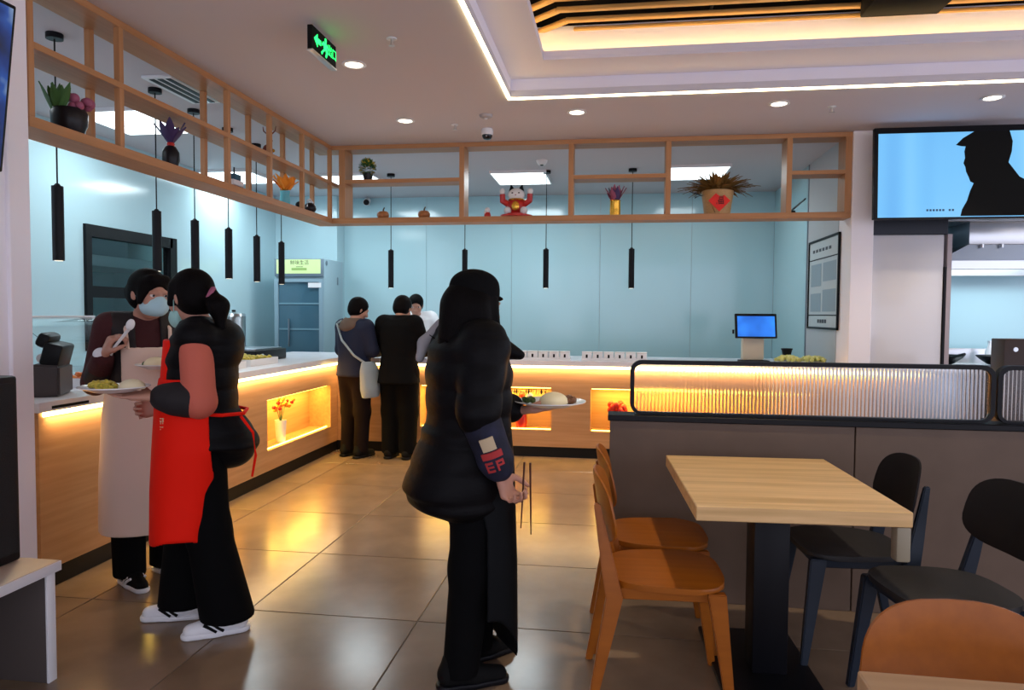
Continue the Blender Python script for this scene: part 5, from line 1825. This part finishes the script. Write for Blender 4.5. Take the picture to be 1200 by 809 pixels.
def world_pt(pr, v):
    a = math.radians(pr.heading) - PI / 2
    return (pr.loc[0] + v[0] * math.cos(a) - v[1] * math.sin(a), pr.loc[1] + v[0] * math.sin(a) + v[1] * math.cos(a), pr.loc[2] + v[2])


pl = plate('white plate with a steamed bun, held by the woman in the black cap', world_pt(w, (-.045, .372, 1.003)), .145, dome=(.015, -.01, .060), greens=0, seed=4, meat=True)
for q, (dx, lab) in enumerate([(0.006, 'left one of two thin dark chopsticks held by the woman in black cap'), (.024, 'right one of two thin dark chopsticks held by the woman in black cap')]):
    a = world_pt(w, (.235 + dx, .115 + dx * .8, .85))
    b = world_pt(w, (.205 + dx * 1.3, .112 + dx * 1.6, .605 - .02 * q))
    cs = tag(MB().tube([a, tuple((a[i] + b[i]) / 2 for i in range(3)), b], [.0038, .0034, .0022], 8).build('chopstick', mat('dark_chopstick', (.07, .02, .012), .4)), lab, 'chopstick', 'pair of chopsticks')

# ---------------------------------------------------------------- woman in the red apron
w = Person('woman in red apron and black vest with salmon sleeves, holding a plate', (-1.77, 2.90, 0), 203, H=1.56,
           head=(.015, .045, 1.435), elL=(-.215, -.02, 1.01), wrL=(-.20, .15, 1.035), elR=(.21, .0, 1.02), wrR=(.10, .17, .955),
           anL=(-.10, -.115, .074), anR=(.10, .09, .074), knL=(-.095, -.03, .45), knR=(.095, .08, .45), toe=(12, -4), head_rot=(-42, -8, 0),
           hands={'L': (V3(-.05, 1, .05), V3(.1, .1, 1), V3(1, 0, .2), .12), 'R': (V3(-.2, 1, -.1), V3(-1, 0, .2), V3(0, .2, 1), .95)})
w.trousers(M_TROUS, r=(.105, .090, .100), flare=.012, hem=.066)
w.shoes(M_WHITEP, M_WHITEP, M_BLACKM, label='white trainer with black stripes')
J = w.J
w.garment('vest', M_PUFF, w.torso(add=.030, hem=.82, flare=.02, back=.02) + [(ell(V3(0, -.11, .80), V3(.165, .11, .10)), .04), (ell(V3(0, -.10, 1.24), V3(.14, .07, .10)), .04), (loft([(1.24, 0, -.01, .105, .10), (1.335, 0, 0, .088, .085)]), .02)], h=.008, quilt=.095)
for s in 'LR':
    d = unit(J['wr' + s] - J['el' + s])
    w.garment('upper_sleeve', M_PINK, [(cap(J['sh' + s] + V3(0, 0, -.03), J['el' + s], .066, .066), .03), (cap(J['el' + s], J['el' + s] + d * .05, .066, .058), .02)], h=.007)
    w.garment('sleeve_cover', M_GREYSL, [(cap(J['el' + s] + d * .03, J['wr' + s] - d * .035, .064, .050), .02), (cap(J['el' + s] + d * .05, J['el' + s] + d * .09, .068), .02), (cap(J['wr' + s] - d * .06, J['wr' + s] - d * .04, .052), .015)], h=.007)
secs = [(.40, 0, .075, .215, .135), (.62, 0, .055, .212, .152), (.80, 0, .025, .224, .172), (.98, 0, .018, .200, .168), (1.10, 0, .01, .190, .156)]
o_, i_ = shell_front(secs, .014, 0)
ap = w.garment('apron', M_RED, [(o_, 0)], subs=[i_],
          clips=[lambda X, Y, Z: -(Y + .05 + .03 * np.clip((.95 - Z) / .5, 0, 1)) + .55 * np.clip(Z - 1.03, 0, 1) ** 1.0 + 0 * X, lambda X, Y, Z: .40 + .13 * (np.abs(X + .10) / .20) ** 2.2 - Z + 0 * Y], h=.007)
bib = loft([(.98, 0, .0, .196, .172), (1.26, 0, .01, .158, .138)])
bin_ = loft([(.96, 0, .0, .164, .146), (1.28, 0, .01, .144, .124)])
b2 = w.garment('bib', M_RED, [(bib, 0)], subs=[bin_], clips=[lambda X, Y, Z: np.abs(X) - .125 + 0 * Y + 0 * Z, lambda X, Y, Z: -(Y - .02) + 0 * X + 0 * Z], h=.007)
for q in range(4):
    m = MB()
    zc = .93 - q * .034
    for dy, dz, sy, sz in ((0, .009, .020, .003), (0, 0, .020, .003), (-.006, 0, .003, .024), (.006, -.006, .003, .015)):
        m.box((-.170 + dy * .55, .128 + dy * .75, zc + dz), (.008, sy, sz), (0, 0, math.radians(-36)))
    m.build('printed_character', mat('apron_print', (.75, .45, .25), .7), ap, smooth=False)
MB().tube([(-.09, -.165, .93), (-.105, -.215, .86), (-.10, -.225, .76), (-.105, -.21, .67)], [.007, .006, .006, .005]).build('apron_tie', M_RED, w.o)
MB().tube([(-.17, -.01, .95), (-.16, -.10, .945), (-.08, -.175, .94), (.08, -.175, .94), (.16, -.10, .945), (.17, -.01, .95)], .008).build('apron_tie', M_RED, w.o)
P = w.P
w.hair_cap(M_HAIR, extra=[(ell(P(0, -.11, -.005), V3(.036, .04, .036), w.R), .02), (cap(P(0, -.13, -.01), P(.0, -.165, -.06), .028, .040), .02), (cap(P(0, -.165, -.06), P(0, -.17, -.15), .040, .018), .03), (cap(P(-.055, .02, .05), P(-.07, .045, -.02), .026, .014), .02), (cap(P(.055, .02, .05), P(.07, .045, -.02), .026, .014), .02)], h=.006)
MB().lathe([(.036, -.01), (.042, 0), (.036, .01)]).build('hair_tie', M_PINKF, w.o, tuple(P(0, -.125, -.008)), rot=(PI / 2 + .4, 0, 0))
w.mask(mat('mask_green', (.35, .62, .58), .8), low=.035)
pl2 = plate('white plate of yellow food with a bun, held by the red apron woman', world_pt(w, (-.20, .295, 1.056)), .13, dome=(.07, .01, .05), greens=46, seed=9)

# ---------------------------------------------------------------- woman in the white apron
w = Person('woman in a mask and cream white apron raising a white spoon', (-2.37, 3.37, 0), -46, H=1.60,
           head=(-.01, .085, 1.46), elR=(.215, -.06, 1.02), wrR=(.195, .115, 1.165), elL=(-.235, -.01, 1.07), wrL=(-.115, .215, 1.10),
           anL=(-.09, -.06, .075), anR=(.09, .03, .075), toe=(25, 12), head_rot=(26, -12, 0),
           hands={'R': (V3(-.35, .25, 1), V3(-.9, .3, 0), V3(-.1, 1, .0), 1.05), 'L': (V3(.5, 1, .1), V3(0, 0, 1), V3(.6, 0, .6), .25)})
w.trousers(M_TROUS, r=(.100, .080, .075))
w.shoes(M_BLACKM, M_WHITEP, M_WHITEP, label='black trainer with white stripes')
J = w.J
w.garment('sweater', M_MAROON, w.torso(add=.006, hem=.84) + w.sleeve('L', (.068, .060, .048)) + w.sleeve('R', (.068, .062, .050)), h=.008)
w.garment('vest', M_BROWNV, w.torso(add=.020, hem=.86), clips=[lambda X, Y, Z: np.where(Y > .03, .055 + .9 * np.clip(1.29 - Z, 0, .1) * 0 - np.abs(X), -1) + 0 * Z, lambda X, Y, Z: np.abs(X) - .158 + 0 * Y + 0 * Z], h=.008)
w.garment('sleeve_cover', M_BROWNV, [(cap(J['elR'], J['elR'] * .4 + J['wrR'] * .6, .066, .054), .02)], h=.008)
cufR = w.garment('glove_cuff', M_WHITEC, [(cap(J['wrR'] + V3(.012, -.012, .0), J['wrR'] - unit(J['wrR'] - J['elR']) * .03, .036, .04), .01)], h=.006, label='white cuff at the raised wrist')
secs = [(.285, 0, .045, .225, .185), (.55, 0, .04, .22, .18), (.85, 0, .02, .20, .165), (1.0, 0, .015, .180, .150), (1.2, 0, .01, .170, .142)]
o_, i_ = shell_front(secs, .014, 0)
ap = w.garment('apron', M_BEIGE, [(o_, 0)], subs=[i_], clips=[lambda X, Y, Z: -(Y + .02) + .6 * np.clip(Z - 1.0, 0, 1) + 0 * X, lambda X, Y, Z: np.where(Z > 1.02, np.abs(X) - .125, -1) + 0 * Y], h=.007)
for s in (-1, 1):
    MB().tube([(s * .095, .135, 1.19), (s * .10, .10, 1.29), (s * .075, .0, 1.345), (s * .05, -.06, 1.345)], .009, 8).build('apron_strap', M_BEIGE, ap)
P = w.P
w.hair_cap(M_HAIR, extra=[(ell(P(0, -.10, -.01), V3(.06, .045, .05), w.R), .03), (cap(P(-.05, .03, .06), P(-.075, .04, -.03), .025, .014), .02), (cap(P(.05, .03, .06), P(.075, .04, -.03), .025, .014), .02), (cap(P(-.04, .055, .085), P(.04, .055, .085), .022), .02)], h=.006)
w.mask(M_MASK)
sp = thing('serving_spoon', 'white serving spoon raised by the woman in the white apron', 'spoon', (0, 0, 0))
a, b = world_pt(w, (.155, .160, 1.205)), world_pt(w, (.10, .21, 1.290))
MB().tube([world_pt(w, (.170, .145, 1.165)), a, b], [.006, .007, .008]).build('handle', M_PORC, sp)
e = Vector(b)
MB().ball(tuple(e + Vector((.012, -.005, .022))), (.020, .013, .028), 16, (0, .35, .3)).build('bowl', M_PORC, sp)
pl3 = plate('white plate of bun and brown meat held before the cream apron', world_pt(w, (-.02, .335, 1.105)), .115, dome=(-.03, .0, .055), greens=0, seed=12, meat=True)

# ---------------------------------------------------------------- the men at the back counter
w = Person('person in navy top with tan collar and pale shoulder bag', (-2.46, 6.60, 0), 66, H=1.53, vox=.010,
           head=(.0, .06, 1.405), elL=(-.20, .03, 1.02), wrL=(-.11, .22, 1.0), elR=(.20, .03, 1.02), wrR=(.11, .22, 1.0), head_rot=(-25, -22, 0), hands={'L': (V3(.2, 1, 0), V3(0, 0, -1), V3(1, 0, 0), .3), 'R': (V3(-.2, 1, 0), V3(0, 0, -1), V3(-1, 0, 0), .3)})
w.trousers(mat('dark_maroon_trousers', (.008, .004, .004), .9, spec=.15), r=(.105, .078, .068))
w.shoes(M_BLACKM, M_BLACK)
w.garment('top', M_NAVY, w.torso(add=.022, hem=.80) + w.sleeve('L', (.074, .066, .056)) + w.sleeve('R', (.074, .066, .056)))
w.garment('collar', M_TAN, [(loft([(1.24, 0, -.035, .105, .105), (1.33, 0, -.02, .082, .078)]), 0), (ell(V3(0, -.10, 1.25), V3(.09, .045, .06)), .03)])
MB().tube([(-.13, .02, 1.33), (-.12, -.11, 1.27), (-.02, -.145, 1.12), (.12, -.13, .98), (.19, -.04, .90)], .011, 8).build('bag_strap', M_BAG, w.o)
w.garment('shoulder_bag', M_BAG, [(loft([(.58, .205, .0, .035, .10), (.66, .205, .0, .055, .115), (.84, .20, -.01, .045, .11), (.92, .195, -.02, .022, .085)], 3), 0)], label='pale cloth shoulder bag')
w.hair_cap(M_HAIR)
w = Person('person in a black jacket bending over the back counter', (-2.02, 6.60, 0), 85, H=1.57, vox=.010,
           head=(.0, .09, 1.42), elL=(-.225, .05, 1.05), wrL=(-.16, .25, 1.0), elR=(.225, .05, 1.05), wrR=(.16, .27, 1.0), head_rot=(-6, -28, 0), hands={'L': (V3(.2, 1, 0), V3(0, 0, -1), V3(1, 0, 0), .3), 'R': (V3(-.2, 1, 0), V3(0, 0, -1), V3(-1, 0, 0), .3)})
w.trousers(M_TROUS, r=(.115, .09, .08))
w.shoes(M_BLACKM, M_BLACK)
w.garment('jacket', M_CLOTHK, w.torso(add=.030, hem=.72, flare=.02) + w.sleeve('L', (.080, .070, .058)) + w.sleeve('R', (.080, .070, .058)) + [(loft([(1.26, 0, -.01, .09, .085), (1.35, 0, .01, .07, .068)]), .02)])
w.hair_cap(M_HAIR)
w = Person('server in a white coat behind the back counter, facing the room', (-2.33, 8.36, 0), -84, H=1.63, vox=.010,
           head=(.0, .13, 1.47), neck=(0, .06, 1.36), chest=(0, .03, 1.2), elL=(-.30, .10, 1.10), wrL=(-.20, .34, 1.0), elR=(.30, .10, 1.10), wrR=(.20, .34, 1.0), head_rot=(8, -22, 0), hands={'L': (V3(.2, 1, -.2), V3(0, 0, -1), V3(1, 0, 0), .4), 'R': (V3(-.2, 1, -.2), V3(0, 0, -1), V3(-1, 0, 0), .4)})
w.trousers(M_TROUS)
w.shoes(M_BLACKM, M_BLACK)
w.garment('coat', mat('white_coat', (.85, .86, .88), .8), w.torso(add=.022, hem=.55, flare=.02) + w.sleeve('L', (.072, .066, .056)) + w.sleeve('R', (.072, .066, .056)) + [(cap(V3(-.16, .04, 1.30), V3(.16, .04, 1.30), .065), .04)])
w.hair_cap(M_HAIR)
w = None
